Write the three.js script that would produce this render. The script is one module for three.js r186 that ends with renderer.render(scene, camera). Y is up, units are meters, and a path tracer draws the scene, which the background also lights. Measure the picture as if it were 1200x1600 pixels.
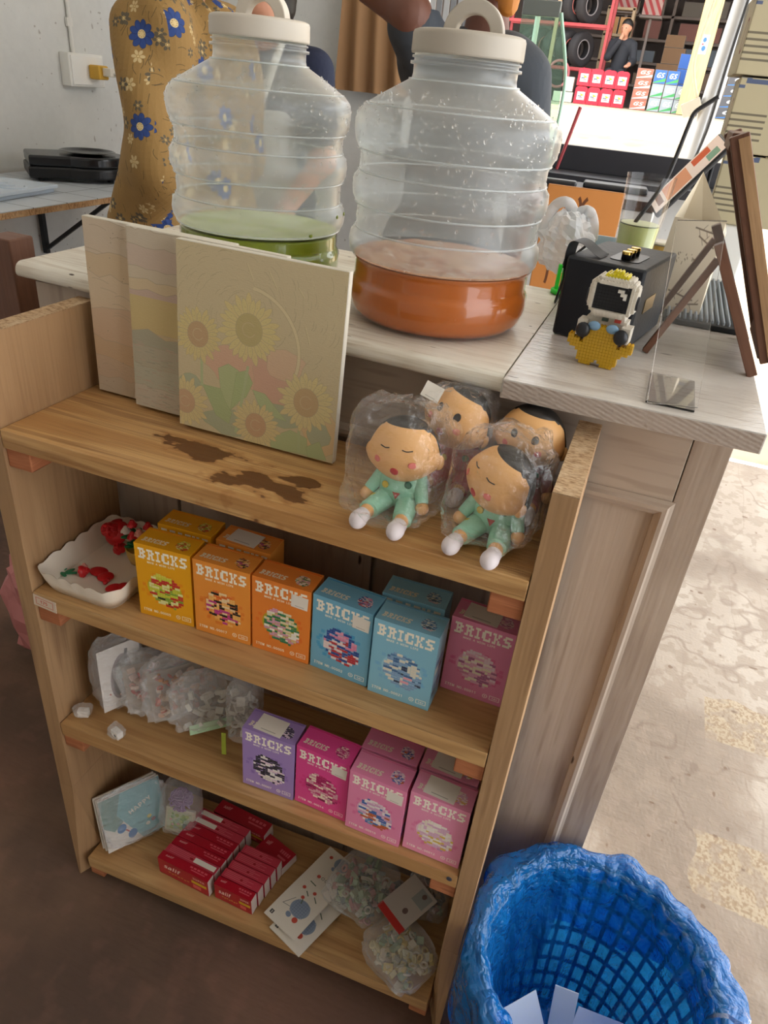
import * as THREE from 'three';
import { RoundedBoxGeometry } from 'three/addons/geometries/RoundedBoxGeometry.js';
import { ConvexGeometry } from 'three/addons/geometries/ConvexGeometry.js';
import { mergeGeometries, mergeVertices } from 'three/addons/utils/BufferGeometryUtils.js';
import { MarchingCubes } from 'three/addons/objects/MarchingCubes.js';

// ---------- camera, sky, sun, exposure ----------
const scene = new THREE.Scene();
const camera = new THREE.PerspectiveCamera(71.0, 0.75, 0.02, 200);
camera.position.set(0.714, 1.3799, 0.6132);
camera.rotation.order = 'YXZ';
camera.rotation.set(-0.5417, 0.3099, 0.1044);
const renderer = new THREE.WebGLRenderer();
renderer.toneMapping = THREE.LinearToneMapping;
renderer.toneMappingExposure = 1.26;
renderer.shadowMap.enabled = true;
scene.background = new THREE.Color(2.7, 2.75, 2.8);
const sun = new THREE.DirectionalLight(0xfff0dc, 7);
sun.position.set(3.5, 14, -12.5); sun.target.position.set(0, 0, -8);
Object.assign(sun.shadow.camera, { left: -14, right: 14, top: 14, bottom: -14, near: 0.5, far: 50 });
sun.shadow.mapSize.set(2048, 2048);
sun.userData = { label: 'high sun over the street' };
scene.add(sun, sun.target);

// ---------- helpers ----------
let SEED = 7;
function rng(s) { let a = s | 0; return () => { a = (a + 0x6d2b79f5) | 0; let t = Math.imul(a ^ (a >>> 15), 1 | a); t = (t + Math.imul(t ^ (t >>> 7), 61 | t)) ^ t; return ((t ^ (t >>> 14)) >>> 0) / 4294967296; }; }
const hash = (x, y, s) => { let h = Math.imul(x, 374761393) + Math.imul(y, 668265263) + Math.imul(s, 974634773); h = Math.imul(h ^ (h >>> 13), 1274126177); return ((h ^ (h >>> 16)) >>> 0) / 4294967296; };
function vn(x, y, px, py, s) { // periodic value noise
  const xi = Math.floor(x), yi = Math.floor(y), fx = x - xi, fy = y - yi, m = (a, b) => ((a % b) + b) % b;
  const u = fx * fx * (3 - 2 * fx), v = fy * fy * (3 - 2 * fy);
  const x0 = m(xi, px), x1 = m(xi + 1, px), y0 = m(yi, py), y1 = m(yi + 1, py);
  const a = hash(x0, y0, s), b = hash(x1, y0, s), c = hash(x0, y1, s), d = hash(x1, y1, s);
  return a + (b - a) * u + (c - a) * v + (a - b - c + d) * u * v;
}
const fbm = (x, y, fx, fy, s, o = 4) => { let t = 0, w = 0.5, n = 0; for (let i = 0; i < o; i++) { t += w * vn(x * fx, y * fy, fx, fy, s + i * 17); n += w; fx *= 2; fy *= 2; w *= 0.5; } return t / n; };
const mix = (a, b, t) => a.map((v, i) => v + (b[i] - v) * t);
const cl = (t) => Math.min(1, Math.max(0, t));
const ss = (a, b, t) => { t = cl((t - a) / (b - a)); return t * t * (3 - 2 * t); };
function dtex(w, h, fn, srgb = true) {
  const d = new Uint8Array(w * h * 4);
  for (let j = 0; j < h; j++) for (let i = 0; i < w; i++) { const c = fn(i / w, j / h); const k = (j * w + i) * 4; d[k] = c[0]; d[k + 1] = c[1]; d[k + 2] = c[2]; d[k + 3] = 255; }
  const t = new THREE.DataTexture(d, w, h); t.magFilter = THREE.LinearFilter; t.minFilter = THREE.LinearFilter; t.wrapS = t.wrapT = THREE.RepeatWrapping;
  if (srgb) t.colorSpace = THREE.SRGBColorSpace; t.needsUpdate = true; return t;
}
function ctex(w, h, draw) {
  const c = document.createElement('canvas'); c.width = w; c.height = h; const x = c.getContext('2d'); draw(x, w, h);
  const t = new THREE.CanvasTexture(c); t.colorSpace = THREE.SRGBColorSpace; t.wrapS = t.wrapT = THREE.RepeatWrapping; return t;
}
const M = (color, rough = 0.7, extra = {}) => new THREE.MeshPhysicalMaterial({ color, roughness: rough, ...extra });
// uv in metres by dominant normal; grain axis runs along u
function triUV(g, grain = 'x', s = 1, off = 0) {
  if (!g.attributes.normal) g.computeVertexNormals();
  const p = g.attributes.position, n = g.attributes.normal, uv = new Float32Array(p.count * 2);
  for (let i = 0; i < p.count; i++) {
    const P = [p.getX(i), p.getY(i), p.getZ(i)], N = [Math.abs(n.getX(i)), Math.abs(n.getY(i)), Math.abs(n.getZ(i))];
    const k = N[0] > N[1] && N[0] > N[2] ? 0 : N[1] > N[2] ? 1 : 2;
    let ax = [0, 1, 2].filter((a) => a !== k); const gi = 'xyz'.indexOf(grain);
    if (ax[1] === gi) ax.reverse();
    uv[2 * i] = P[ax[0]] * s + off; uv[2 * i + 1] = P[ax[1]] * s + off * 1.7;
  }
  g.setAttribute('uv', new THREE.BufferAttribute(uv, 2)); return g;
}
const flat = (g) => (g.index ? g.toNonIndexed() : g);
function box(w, h, d, x = 0, y = 0, z = 0, r = 0.001, grain = 'x', s = 1, off = 0) { // centre x,z; base y
  const g = new RoundedBoxGeometry(w, h, d, 1, Math.min(r, w / 2.01, h / 2.01, d / 2.01)); g.translate(x, y + h / 2, z); return triUV(g, grain, s, off);
}
const merge = (gs) => mergeGeometries(gs.map((g) => { const f = flat(g); for (const k of Object.keys(f.attributes)) if (!['position', 'normal', 'uv'].includes(k)) f.deleteAttribute(k); if (!f.attributes.uv) f.setAttribute('uv', new THREE.BufferAttribute(new Float32Array(f.attributes.position.count * 2), 2)); return f; }));
const V = (x, y, z) => new THREE.Vector3(x, y, z);
function tube(pts, r, seg = 24, rad = 8, closed = false) { return new THREE.TubeGeometry(new THREE.CatmullRomCurve3(pts.map((p) => V(...p)), closed, 'catmullrom', 0.4), seg, r, rad, closed); }
function rod(a, b, r, rad = 10, r2 = r) { const A = V(...a), B = V(...b), L = A.distanceTo(B); const g = new THREE.CylinderGeometry(r2, r, L, rad); g.translate(0, L / 2, 0); g.applyQuaternion(new THREE.Quaternion().setFromUnitVectors(V(0, 1, 0), B.clone().sub(A).normalize())); g.translate(A.x, A.y, A.z); return g; }
function bar(a, b, w, h) { const A = V(...a), B = V(...b), L = A.distanceTo(B); const g = new RoundedBoxGeometry(w, L, h, 1, Math.min(w, h) * 0.08); g.translate(0, L / 2, 0); triUV(g, 'y'); g.applyQuaternion(new THREE.Quaternion().setFromUnitVectors(V(0, 1, 0), B.clone().sub(A).normalize())); g.translate(A.x, A.y, A.z); return g; }
const lathe = (pts, seg = 64) => new THREE.LatheGeometry(pts.map((p) => new THREE.Vector2(p[0], p[1])), seg);
const taken = {};
const numbered = (n) => { const k = taken[n] = (taken[n] ?? -1) + 1; return k ? n + '_' + String(k).padStart(3, '0') : n; };
function thing(name, label, category, pos = [0, 0, 0], ry = 0, group) {
  const o = new THREE.Group(); o.name = numbered(name); o.position.set(...pos); o.rotation.y = ry; o.userData = { label, category }; if (group) o.userData.group = group; scene.add(o); return o;
}
function part(name, g, m, parent, label) { const o = new THREE.Mesh(g, m); o.name = name; if (label) o.userData.label = label; parent.add(o); return o; }
function partW(name, g, m, parent, label) { const p = parent.position; g.translate(-p.x, -p.y, -p.z); return part(name, g, m, parent, label); } // geometry given in room coordinates
function single(name, g, m, label, category, group, pos, ry = 0) { const o = new THREE.Mesh(g, m); o.name = numbered(name); o.userData = { label, category }; if (group) o.userData.group = group; if (pos) { o.position.set(...pos); o.rotation.y = ry; } scene.add(o); return o; }
function struct(name, g, m, pos) { const o = g ? new THREE.Mesh(g, m) : new THREE.Group(); o.name = name; o.userData = { kind: 'structure' }; if (pos) o.position.set(...pos); scene.add(o); return o; }

// ---------- materials ----------
function woodTex(c0, c1, c2, s, fv = 22, knots = 0) {
  return dtex(512, 512, (u, v) => {
    const w = fbm(u, v, 2, 6, s, 3), a = fbm(u, v + (w - 0.5) * 0.12, 2, fv, s + 3, 4), f = fbm(u, v, 6, 128, s + 9, 2), p = fbm(u, v, 3, 4, s + 21, 3);
    let c = mix(c0, c1, ss(0.25, 0.75, a)); c = mix(c, c2, ss(0.55, 0.8, a) * 0.5 + 0.25 * ss(0.55, 0.75, f)); c = mix(c, c0, 0.4 * ss(0.5, 0.75, p));
    return c;
  });
}
const rep = (t, u, v) => { const c = t.clone(); c.repeat.set(u, v); c.needsUpdate = true; return c; };
const T_gold = woodTex([180, 136, 86], [210, 170, 116], [134, 94, 54], 11), T_side = woodTex([166, 130, 92], [182, 146, 106], [134, 100, 70], 23, 12), T_red = woodTex([172, 104, 66], [194, 126, 84], [132, 74, 44], 31, 16), T_brown = woodTex([104, 68, 50], [124, 84, 62], [80, 50, 36], 41, 14);
const T_grainBump = dtex(512, 512, (u, v) => { const a = 255 * fbm(u, v, 4, 96, 5, 3); return [a, a, a]; }, false);
const bumpWood = { bumpMap: rep(T_grainBump, 2, 2), bumpScale: 0.0006 };
const woodShelf = M(0xffffff, 0.5, { map: rep(T_gold, 1.6, 2.2), ...bumpWood });
const woodPanel = M(0xffffff, 0.6, { map: rep(T_side, 1.6, 2.4), ...bumpWood });
const woodCleat = M(0xffffff, 0.65, { map: rep(T_red, 6, 8), ...bumpWood });
const woodBrown = M(0xffffff, 0.55, { map: rep(T_brown, 4, 5), ...bumpWood });
// whitewashed board: pale paint, grain and nail marks showing through
function washTex(base, dark, s, marks) {
  const r = rng(s), dots = []; for (let i = 0; i < marks; i++) dots.push([r(), r(), 0.004 + 0.012 * r(), 0.0012 + 0.0025 * r()]);
  return dtex(512, 512, (u, v) => {
    const a = fbm(u, v, 3, 40, s, 4), b = fbm(u, v, 8, 120, s + 5, 2), p = fbm(u, v, 4, 5, s + 8, 4);
    let c = mix(base, dark, 0.35 * ss(0.5, 0.85, a) + 0.3 * ss(0.6, 0.85, b) + 0.28 * ss(0.42, 0.75, p));
    for (const [x, y, w, h] of dots) { let dx = Math.abs(u - x), dy = Math.abs(v - y); dx = Math.min(dx, 1 - dx); dy = Math.min(dy, 1 - dy); const e = (dx / w) ** 2 + (dy / h) ** 2; if (e < 1.6) c = mix([70, 54, 42], c, ss(0.5, 1.6, e)); }
    return c;
  });
}
const T_washTop = washTex([232, 226, 212], [176, 158, 134], 51, 26), T_washTop2 = washTex([214, 208, 200], [150, 134, 122], 61, 12), T_washFront = washTex([186, 170, 154], [140, 120, 104], 71, 8);
const washTop = M(0xffffff, 0.42, { map: rep(T_washTop, 2.6, 2.6), ...bumpWood });
const T_roughBump = dtex(512, 512, (u, v) => { const a = 255 * (0.6 * fbm(u, v, 10, 60, 15, 4) + 0.4 * fbm(u, v, 40, 60, 19, 2)); return [a, a, a]; }, false);
const washTop2 = M(0xffffff, 0.3, { map: rep(T_washTop2, 2.2, 2.2), bumpMap: rep(T_roughBump, 4, 4), bumpScale: 0.0009 });
const washFront = M(0xffffff, 0.55, { map: rep(T_washFront, 1.4, 1.4), ...bumpWood });
// sawn end of a board
const T_sawn = dtex(256, 256, (u, v) => { const a = fbm(u, v, 24, 64, 77, 3), b = fbm(u, v, 4, 4, 78, 3); return mix(mix([196, 164, 126], [150, 116, 80], ss(0.4, 0.75, a)), [212, 186, 152], 0.6 * ss(0.4, 0.7, b)); });
const sawn = M(0xffffff, 0.9, { map: rep(T_sawn, 9, 9), bumpMap: rep(T_roughBump, 8, 8), bumpScale: 0.002 });
const T_sawnPale = dtex(256, 256, (u, v) => { const q = Math.sin((u * 14 + v * 26) * 6.283 + 3 * fbm(u, v, 6, 6, 81, 2)); return mix([196, 184, 172], [140, 120, 108], cl(0.35 + 0.4 * q * fbm(u, v, 8, 8, 82, 3))); });
const sawnPale = M(0xffffff, 0.8, { map: rep(T_sawnPale, 5, 8), bumpMap: rep(T_roughBump, 6, 6), bumpScale: 0.0015 });
// ---------- the room ----------
const XW = -1.65, ZB = -2.7, ZF = 3.4, XR = 2.5, HC = 2.9;
{
  const fl = struct('floor', null, null, [0, 0, 0]);
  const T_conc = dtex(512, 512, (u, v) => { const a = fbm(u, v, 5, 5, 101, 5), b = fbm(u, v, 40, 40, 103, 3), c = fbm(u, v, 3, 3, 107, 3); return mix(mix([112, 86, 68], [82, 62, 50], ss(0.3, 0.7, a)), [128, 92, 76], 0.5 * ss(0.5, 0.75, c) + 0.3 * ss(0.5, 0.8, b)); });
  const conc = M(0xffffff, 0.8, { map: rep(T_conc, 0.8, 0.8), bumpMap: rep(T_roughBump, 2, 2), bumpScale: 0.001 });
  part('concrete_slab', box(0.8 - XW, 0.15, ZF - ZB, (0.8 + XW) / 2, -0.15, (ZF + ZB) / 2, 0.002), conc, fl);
  const x0 = 0.8, x1 = XR, z0 = -2.8, z1 = ZF; // pale mottled sheet, two rectangular speckled patches
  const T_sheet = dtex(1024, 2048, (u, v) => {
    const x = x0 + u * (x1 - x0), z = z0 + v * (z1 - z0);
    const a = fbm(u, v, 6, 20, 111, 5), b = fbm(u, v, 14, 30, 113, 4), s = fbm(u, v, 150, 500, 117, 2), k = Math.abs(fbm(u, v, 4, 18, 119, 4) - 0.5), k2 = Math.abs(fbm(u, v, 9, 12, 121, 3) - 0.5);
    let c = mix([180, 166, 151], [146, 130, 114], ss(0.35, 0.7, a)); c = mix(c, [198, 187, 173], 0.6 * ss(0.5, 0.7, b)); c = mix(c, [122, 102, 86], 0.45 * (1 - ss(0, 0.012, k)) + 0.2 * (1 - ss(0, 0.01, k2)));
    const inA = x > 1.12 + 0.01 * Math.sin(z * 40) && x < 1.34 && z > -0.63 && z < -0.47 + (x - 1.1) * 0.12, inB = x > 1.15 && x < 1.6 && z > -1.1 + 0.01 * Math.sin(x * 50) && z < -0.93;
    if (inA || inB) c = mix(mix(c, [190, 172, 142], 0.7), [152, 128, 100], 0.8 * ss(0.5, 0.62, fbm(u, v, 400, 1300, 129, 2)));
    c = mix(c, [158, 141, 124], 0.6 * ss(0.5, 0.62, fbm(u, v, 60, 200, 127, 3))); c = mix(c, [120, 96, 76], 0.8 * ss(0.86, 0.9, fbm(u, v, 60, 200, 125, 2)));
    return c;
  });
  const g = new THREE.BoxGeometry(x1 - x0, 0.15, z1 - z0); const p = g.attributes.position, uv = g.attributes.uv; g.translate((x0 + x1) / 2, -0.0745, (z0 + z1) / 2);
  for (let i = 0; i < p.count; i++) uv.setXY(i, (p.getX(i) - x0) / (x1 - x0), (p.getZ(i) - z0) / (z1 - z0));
  part('pale_sheet', g, M(0xffffff, 0.5, { map: T_sheet, bumpMap: rep(T_roughBump, 8, 16), bumpScale: 0.0015 }), fl, 'pale mottled floor sheet with two speckled patches');
}
const T_plaster = dtex(512, 512, (u, v) => { const a = fbm(u, v, 4, 4, 131, 4), b = fbm(u, v, 60, 60, 133, 2), d = fbm(u, v, 60, 60, 137, 2); let c = mix([224, 224, 220], [206, 206, 202], a); c = mix(c, [236, 236, 232], 0.25 * b); return mix(c, [150, 142, 132], 0.6 * ss(0.85, 0.9, d)); });
const plaster = M(0xffffff, 0.85, { map: rep(T_plaster, 0.9, 0.9), bumpMap: rep(T_roughBump, 1, 1), bumpScale: 0.001 });
struct('wall_left', box(0.12, HC, ZF - ZB + 0.12, XW - 0.06, 0, (ZF + ZB) / 2 - 0.06, 0.002, 'z'), plaster);
// back wall: solid to x=-0.02, then a low wall under the serving window
struct('wall_back', merge([box(-0.44 - XW, HC, 0.12, (-0.44 + XW) / 2, 0, ZB - 0.06, 0.002), box(1.32, 1.09, 0.12, 0.22, 0, ZB - 0.06, 0.002)]), plaster);
struct('wall_front', box(XR - XW + 0.1, HC, 0.12, (XR + XW) / 2, 0, ZF + 0.06, 0.002), plaster);
struct('added_wall_right', box(0.12, HC, ZF - 1.25, XR + 0.06, 0, (ZF + 1.25) / 2, 0.002, 'z'), plaster);  // unseen wall, added to cut the frontal light on the shelves
struct('ceiling', box(XR - XW + 0.2, 0.12, ZF - ZB + 1.5, (XR + XW) / 2, HC, (ZF + ZB) / 2 - 0.65, 0.002), plaster);  // rear overhang lengthened out of view to keep sun off the floor
struct('trim_1', box(0.05, HC - 1.13, 0.1, -0.41, 1.13, ZB + 0.0, 0.004, 'y'), M(0xf2f2ee, 0.4));

// ---------- shelf unit ----------
{
  const G = thing('shelf_unit', 'open wooden shelf unit with four sagging boards standing against the counter', 'shelf', [0.34, 0, -0.1]);
  function panel(xo, xi, top, depth) { // outer and inner x
    const hull = [], yb = 0.27;
    for (const x of [xo, xi]) for (const z of [0, -depth]) hull.push(V(x, yb, z));
    hull.push(V(xo, 0, 0), V(xo, 0, -depth), V(xi, 0, -depth), V(xo + (xi - xo) * 0.12, 0, 0), V(xi, 0, -0.05));
    const lower = triUV(new ConvexGeometry(hull), 'y');
    const w = Math.abs(xi - xo); const upper = box(w, top - yb, depth, (xo + xi) / 2, yb, -depth / 2, 0.0008, 'y');
    return merge([lower, upper]);
  }
  const cap = (xo, xi, top, depth) => box(Math.abs(xi - xo) - 0.0004, 0.0016, depth - 0.002, (xo + xi) / 2, top - 0.0008, -depth / 2, 0.0004, 'x');
  const pl = partW('side_panel', panel(-0.028, 0, 1.079, 0.199), woodPanel, G); const pr = partW('side_panel', panel(0.7065, 0.68, 1.0625, 0.194), woodPanel, G);
  part('sawn_end', cap(-0.028, 0, 1.079, 0.199).translate(-0.34, 0, 0.1), sawn, pl, 'rough sawn top end'); part('sawn_end', cap(0.7065, 0.68, 1.0625, 0.194).translate(-0.34, 0, 0.1), sawn, pr, 'rough sawn top end');
  const rows = [[0.96, 0.958], [0.703, 0.7012], [0.431, 0.45], [0.067, 0.1015]];
  rows.forEach(([a, b], i) => {
    // the top board carries dark wet stains on its upper face
    const g = box(0.6785, 0.0266, 0.199, 0, -0.0266, 0, 0.0015, 'x', 1, i * 0.37); g.rotateZ(Math.atan2(b - a, 0.68)); g.translate(0.34, (a + b) / 2, -0.0995);
    let m = woodShelf;
    if (i === 0) {
      const T = dtex(1024, 512, (u, v) => {
        const x = u * 0.68, z = -v * 0.2; const w = fbm(u, v, 2, 5, 141, 3), gr = fbm(u, v + (w - 0.5) * 0.1, 3, 16, 143, 4), f = fbm(u, v, 8, 90, 149, 2);
        let c = mix([186, 138, 84], [214, 172, 116], ss(0.3, 0.7, gr)); c = mix(c, [138, 94, 52], 0.5 * ss(0.56, 0.8, gr) + 0.22 * ss(0.55, 0.75, f));
        const n = fbm(u, v, 24, 14, 151, 4) - 0.5, n2 = fbm(u, v, 60, 30, 153, 2) - 0.5;
        const sp = (cx, cz, rx, rz) => 1 - Math.hypot((x - cx) / rx, (z - cz) / rz) + 1.5 * n + 0.5 * n2;
        const st = Math.max(sp(0.345, -0.042, 0.062, 0.034), sp(0.25, -0.075, 0.05, 0.022), sp(0.19, -0.085, 0.03, 0.012), sp(0.385, -0.065, 0.03, 0.02));
        c = mix(c, [92, 54, 24], 0.85 * ss(0.12, 0.24, st)); c = mix(c, [150, 98, 50], 0.4 * ss(-0.15, 0.1, st) * (1 - ss(0.12, 0.24, st)));
        return c;
      });
      const p = g.attributes.position, uv = g.attributes.uv; for (let k = 0; k < p.count; k++) uv.setXY(k, cl(p.getX(k) / 0.68), cl(-p.getZ(k) / 0.2 + (g.attributes.normal.getZ(k) > 0.7 ? (0.96 - p.getY(k)) * 3 : 0)));
      m = M(0xffffff, 0.42, { map: T, ...bumpWood });
    }
    partW('shelf_board', g, m, G);
    for (const sd of [0, 1]) { const y = (sd ? b : a) - 0.0275; const wd = i === 3 ? 0.03 : 0.038; const c = box(wd, i === 3 ? 0.024 : 0.028, 0.18, sd ? 0.68 - wd / 2 : wd / 2, y - (i === 3 ? 0.024 : 0.028), -0.094, 0.002, 'z', 1, i * 0.2 + sd * 0.5); partW('cleat', c, woodCleat, G); }
  });
  const T_tag = ctex(256, 128, (x, w, h) => { x.fillStyle = '#d9c6b0'; x.fillRect(0, 0, w, h); x.strokeStyle = '#c9543f'; x.lineWidth = 6; x.strokeRect(30, 26, 190, 76); x.fillStyle = '#c9543f'; x.font = 'bold 52px sans-serif'; x.fillText('175', 74, 82); });
  const tg = new THREE.BoxGeometry(0.04, 0.02, 0.0008); tg.rotateZ(-0.08); tg.translate(0.021, 0.689, 0.0012); partW('price_tag', tg, M(0xffffff, 0.6, { map: T_tag }), G, 'torn paper price tag with red print');
  const nail = new THREE.CylinderGeometry(0.004, 0.004, 0.001, 10); nail.rotateX(Math.PI / 2); nail.translate(0.668, 0.44, 0.0006); partW('screw', nail, M(0x6a7080, 0.4, { metalness: 0.8 }), G);
}
// ---------- counter ----------
{
  const G = thing('service_counter', 'whitewashed wooden counter with moulded panel front behind the shelf', 'counter', [0.36, 0, -0.4]);
  const zf = -0.2195;
  partW('cabinet_body', box(0.965, 1.085, 0.37, 0.3655, 0, -0.41, 0.002, 'y'), washFront, G);
  // boards of the face
  partW('top_rail', box(0.70, 0.105, 0.012, 0.457, 0.978, zf + 0.002, 0.001, 'x', 1, 0.2), washFront, G);
  partW('stile', box(0.042, 1.083, 0.012, 0.829, 0, zf + 0.002, 0.001, 'y', 1, 0.6), washFront, G);
  partW('stile', box(0.1, 1.083, 0.012, -0.067, 0, zf + 0.001, 0.001, 'y', 1, 0.9), washFront, G); partW('stile', box(0.117, 1.083, 0.012, 0.045, 0, zf + 0.001, 0.001, 'y', 1, 1.3), washFront, G);
  partW('face_panel', box(0.33, 0.975, 0.008, 0.272, 0, zf, 0.001, 'y', 1, 1.9), washFront, G); partW('face_panel', box(0.36, 0.975, 0.008, 0.6245, 0, zf, 0.001, 'y', 1, 2.4), washFront, G);
  // mitred moulding
  const prof = new THREE.Shape(); [[0, 0], [0, 0.008], [0.004, 0.01], [0.008, 0.0135], [0.013, 0.0135], [0.016, 0.009], [0.02, 0.007], [0.02, 0]].forEach((p, i) => (i ? prof.lineTo(...p) : prof.moveTo(...p)));
  function mould(L, ca, cb) { const g = new THREE.ExtrudeGeometry(prof, { depth: L, bevelEnabled: false, steps: 1 }); const p = g.attributes.position; for (let i = 0; i < p.count; i++) { const z = p.getZ(i), x = p.getX(i); p.setZ(i, z > L / 2 ? L - cb * (0.02 - x) : ca * (0.02 - x)); } g.computeVertexNormals(); return g; }
  const mk = (horizontal) => { const L = horizontal ? 0.7 : 0.975; const g = mould(L, 0, 1); const p = g.attributes.position; for (let i = 0; i < p.count; i++) { const a = p.getX(i), h = p.getY(i), l = p.getZ(i); if (horizontal) p.setXYZ(i, 0.811 - 0.7 + l, 0.96 + a, zf + 0.003 + h); else p.setXYZ(i, 0.791 + a, 0.005 + l, zf + 0.003 + h); } g.computeVertexNormals(); return triUV(g, horizontal ? 'x' : 'y'); };
  washFront.side = THREE.DoubleSide;
  partW('moulding', mk(true), washFront, G); partW('moulding', mk(false), washFront, G);
  // left worktop board, front edge rounded and slightly skewed
  const L = 0.725, sh = new THREE.Shape(); sh.moveTo(0, 0); sh.lineTo(0.002, 0); sh.quadraticCurveTo(0.011, 0.002, 0.010, 0.010); sh.quadraticCurveTo(0.009, 0.02, -0.002, 0.022); sh.lineTo(-0.44, 0.022); sh.lineTo(-0.44, 0); sh.closePath();
  const wt = new THREE.ExtrudeGeometry(sh, { depth: L, bevelEnabled: false, curveSegments: 6 }); wt.rotateY(-Math.PI / 2); wt.scale(-1, 1, 1);
  { const ix = wt.attributes.position; for (let i = 0; i < ix.count; i += 3) { for (const at of ['position', 'normal', 'uv']) { const A = wt.attributes[at], n = A.itemSize; for (let k = 0; k < n; k++) { const t = A.array[(i + 1) * n + k]; A.array[(i + 1) * n + k] = A.array[(i + 2) * n + k]; A.array[(i + 2) * n + k] = t; } } } wt.computeVertexNormals(); }
  triUV(wt, 'x'); { const p = wt.attributes.position; for (let i = 0; i < p.count; i++) p.setZ(i, p.getZ(i) + 0.061 * p.getX(i)); } wt.computeVertexNormals(); wt.translate(-0.134, 1.088, -0.206);
  const A = wt; A.computeBoundingBox(); partW('worktop', A, washTop, G, 'pale left worktop board with rounded front edge');
  partW('worktop', box(0.272, 0.022, 0.93, 0.728, 1.088, -0.142 - 0.465, 0.0015, 'x', 1, 0.4), washTop2, G, 'glossy whitewashed right worktop board');
  part('sawn_edge', box(0.268, 0.02, 0.0016, 0.728 - 0.36, 1.089, -0.142 + 0.4, 0.0004, 'x', 1, 0.1), sawnPale, G, 'rough sawn front edge');
  partW('bearer', box(0.03, 1.08, 0.03, 0.835, 0, -1.03, 0.002, 'y'), washFront, G); partW('bearer', box(0.03, 1.08, 0.03, 0.62, 0, -1.03, 0.002, 'y'), washFront, G);
}
// ---------- brick-set boxes ----------
const GLY = { B: ['1111 ', ' 1 11', ' 111 ', ' 1 11', '1111 '], R: ['1111 ', ' 1 11', ' 111 ', ' 1 1 ', '11 11'], I: ['111', ' 1 ', ' 1 ', ' 1 ', '111'], C: [' 1111', '11  1', '11   ', '11  1', ' 1111'], K: ['11 11', ' 1 1 ', ' 11  ', ' 1 1 ', '11 11'], S: [' 1111', '11   ', ' 111 ', '   11', '1111 '] };
function bricksWord(x, ox, oy, w, h, skew, col) {
  x.fillStyle = col; let n = 0; for (const c of 'BRICKS') n += GLY[c][0].length + 1; n -= 1; let cx = 0; const pw = w / n, ph = h / 5;
  for (const c of 'BRICKS') { GLY[c].forEach((row, j) => [...row].forEach((b, i) => { if (b === '1') x.fillRect(ox + (cx + i) * pw + skew * (5 - j) * pw * 0.3, oy + j * ph, pw + 0.6, ph + 0.6); })); cx += GLY[c][0].length + 1; }
}
// plain heap of toy bricks in the box's colours
function brickHeap(x, cx, cy, R, pal, seed) {
  const r = rng(seed), q = R / 7;
  for (let j = -6; j <= 6; j++) { const hw = Math.round(6.2 * Math.sqrt(Math.max(0, 1 - (j / 7) ** 2)) * (j < 0 ? 0.92 : 1)); let i = -hw; while (i <= hw) { const L = Math.min(hw - i + 1, 1 + Math.floor(r() * 3)); x.fillStyle = pal[Math.floor((r() * 0.6 + (j + 6) / 32) * pal.length) % pal.length]; x.fillRect(cx + i * q, cy + j * q + (i * q) * 0.18, L * q - 1, q - 0.6); x.fillStyle = 'rgba(255,255,255,0.25)'; for (let k = 0; k < L; k++) x.fillRect(cx + (i + k + 0.25) * q, cy + j * q + i * q * 0.18, q * 0.5, q * 0.25); i += L; } }
}
function boxTextures(k) {
  const { base, dark, pale, pal, no, seed } = k;
  const front = ctex(288, 416, (x, w, h) => {
    x.fillStyle = base; x.fillRect(0, 0, w, h); const r = rng(seed);
    for (let i = 0; i < 46; i++) { x.globalAlpha = 0.55; x.fillStyle = dark; const a = r() * 6.283, d = 60 + 60 * r(); x.fillRect(144 + Math.cos(a) * d - 9, 245 + Math.sin(a) * d * 0.8 - 9, 18, 18); } x.globalAlpha = 1;
    x.fillStyle = pale; x.beginPath(); x.ellipse(144, 240, 92, 78, 0.15, 0, 7); x.globalAlpha = 0.75; x.fill(); x.globalAlpha = 1;
    brickHeap(x, 144, 238, 96, pal, seed + 3);
    bricksWord(x, 18, 22, 252, 58, 0, '#fff6e4'); x.fillStyle = '#fff6e4'; x.font = 'bold 15px monospace'; x.fillText('MAKE A WISH LIFE', 62, 100);
    x.font = 'bold 19px monospace'; x.fillText('ITEM NO.' + no, 18, 388); x.lineWidth = 3; x.strokeStyle = '#fff6e4'; x.beginPath(); x.arc(206, 381, 10, 0, 7); x.stroke(); x.strokeRect(228, 370, 44, 22); x.font = 'bold 15px monospace'; x.fillText('14+', 237, 387); x.fillRect(203, 378, 6, 6);
  });
  const top = ctex(288, 144, (x, w, h) => { x.fillStyle = base; x.fillRect(0, 0, w, h); bricksWord(x, 18, 82, 126, 32, 1, '#efe0c6'); brickHeap(x, 220, 80, 38, pal, seed + 5); });
  const side = ctex(144, 416, (x, w, h) => { x.fillStyle = base; x.fillRect(0, 0, w, h); const r = rng(seed + 9); for (let j = 0; j < 5; j++) for (let i = 0; i < 2; i++) { x.fillStyle = pal[Math.floor(r() * pal.length)]; x.globalAlpha = 0.75; x.fillRect(18 + i * 58, 150 + j * 44, 48, 34); } x.globalAlpha = 1; });
  return [side, side, top, base, front, base].map((t) => M(typeof t === 'string' ? t : 0xffffff, 0.38, typeof t === 'string' ? {} : { map: t }));
}
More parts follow.
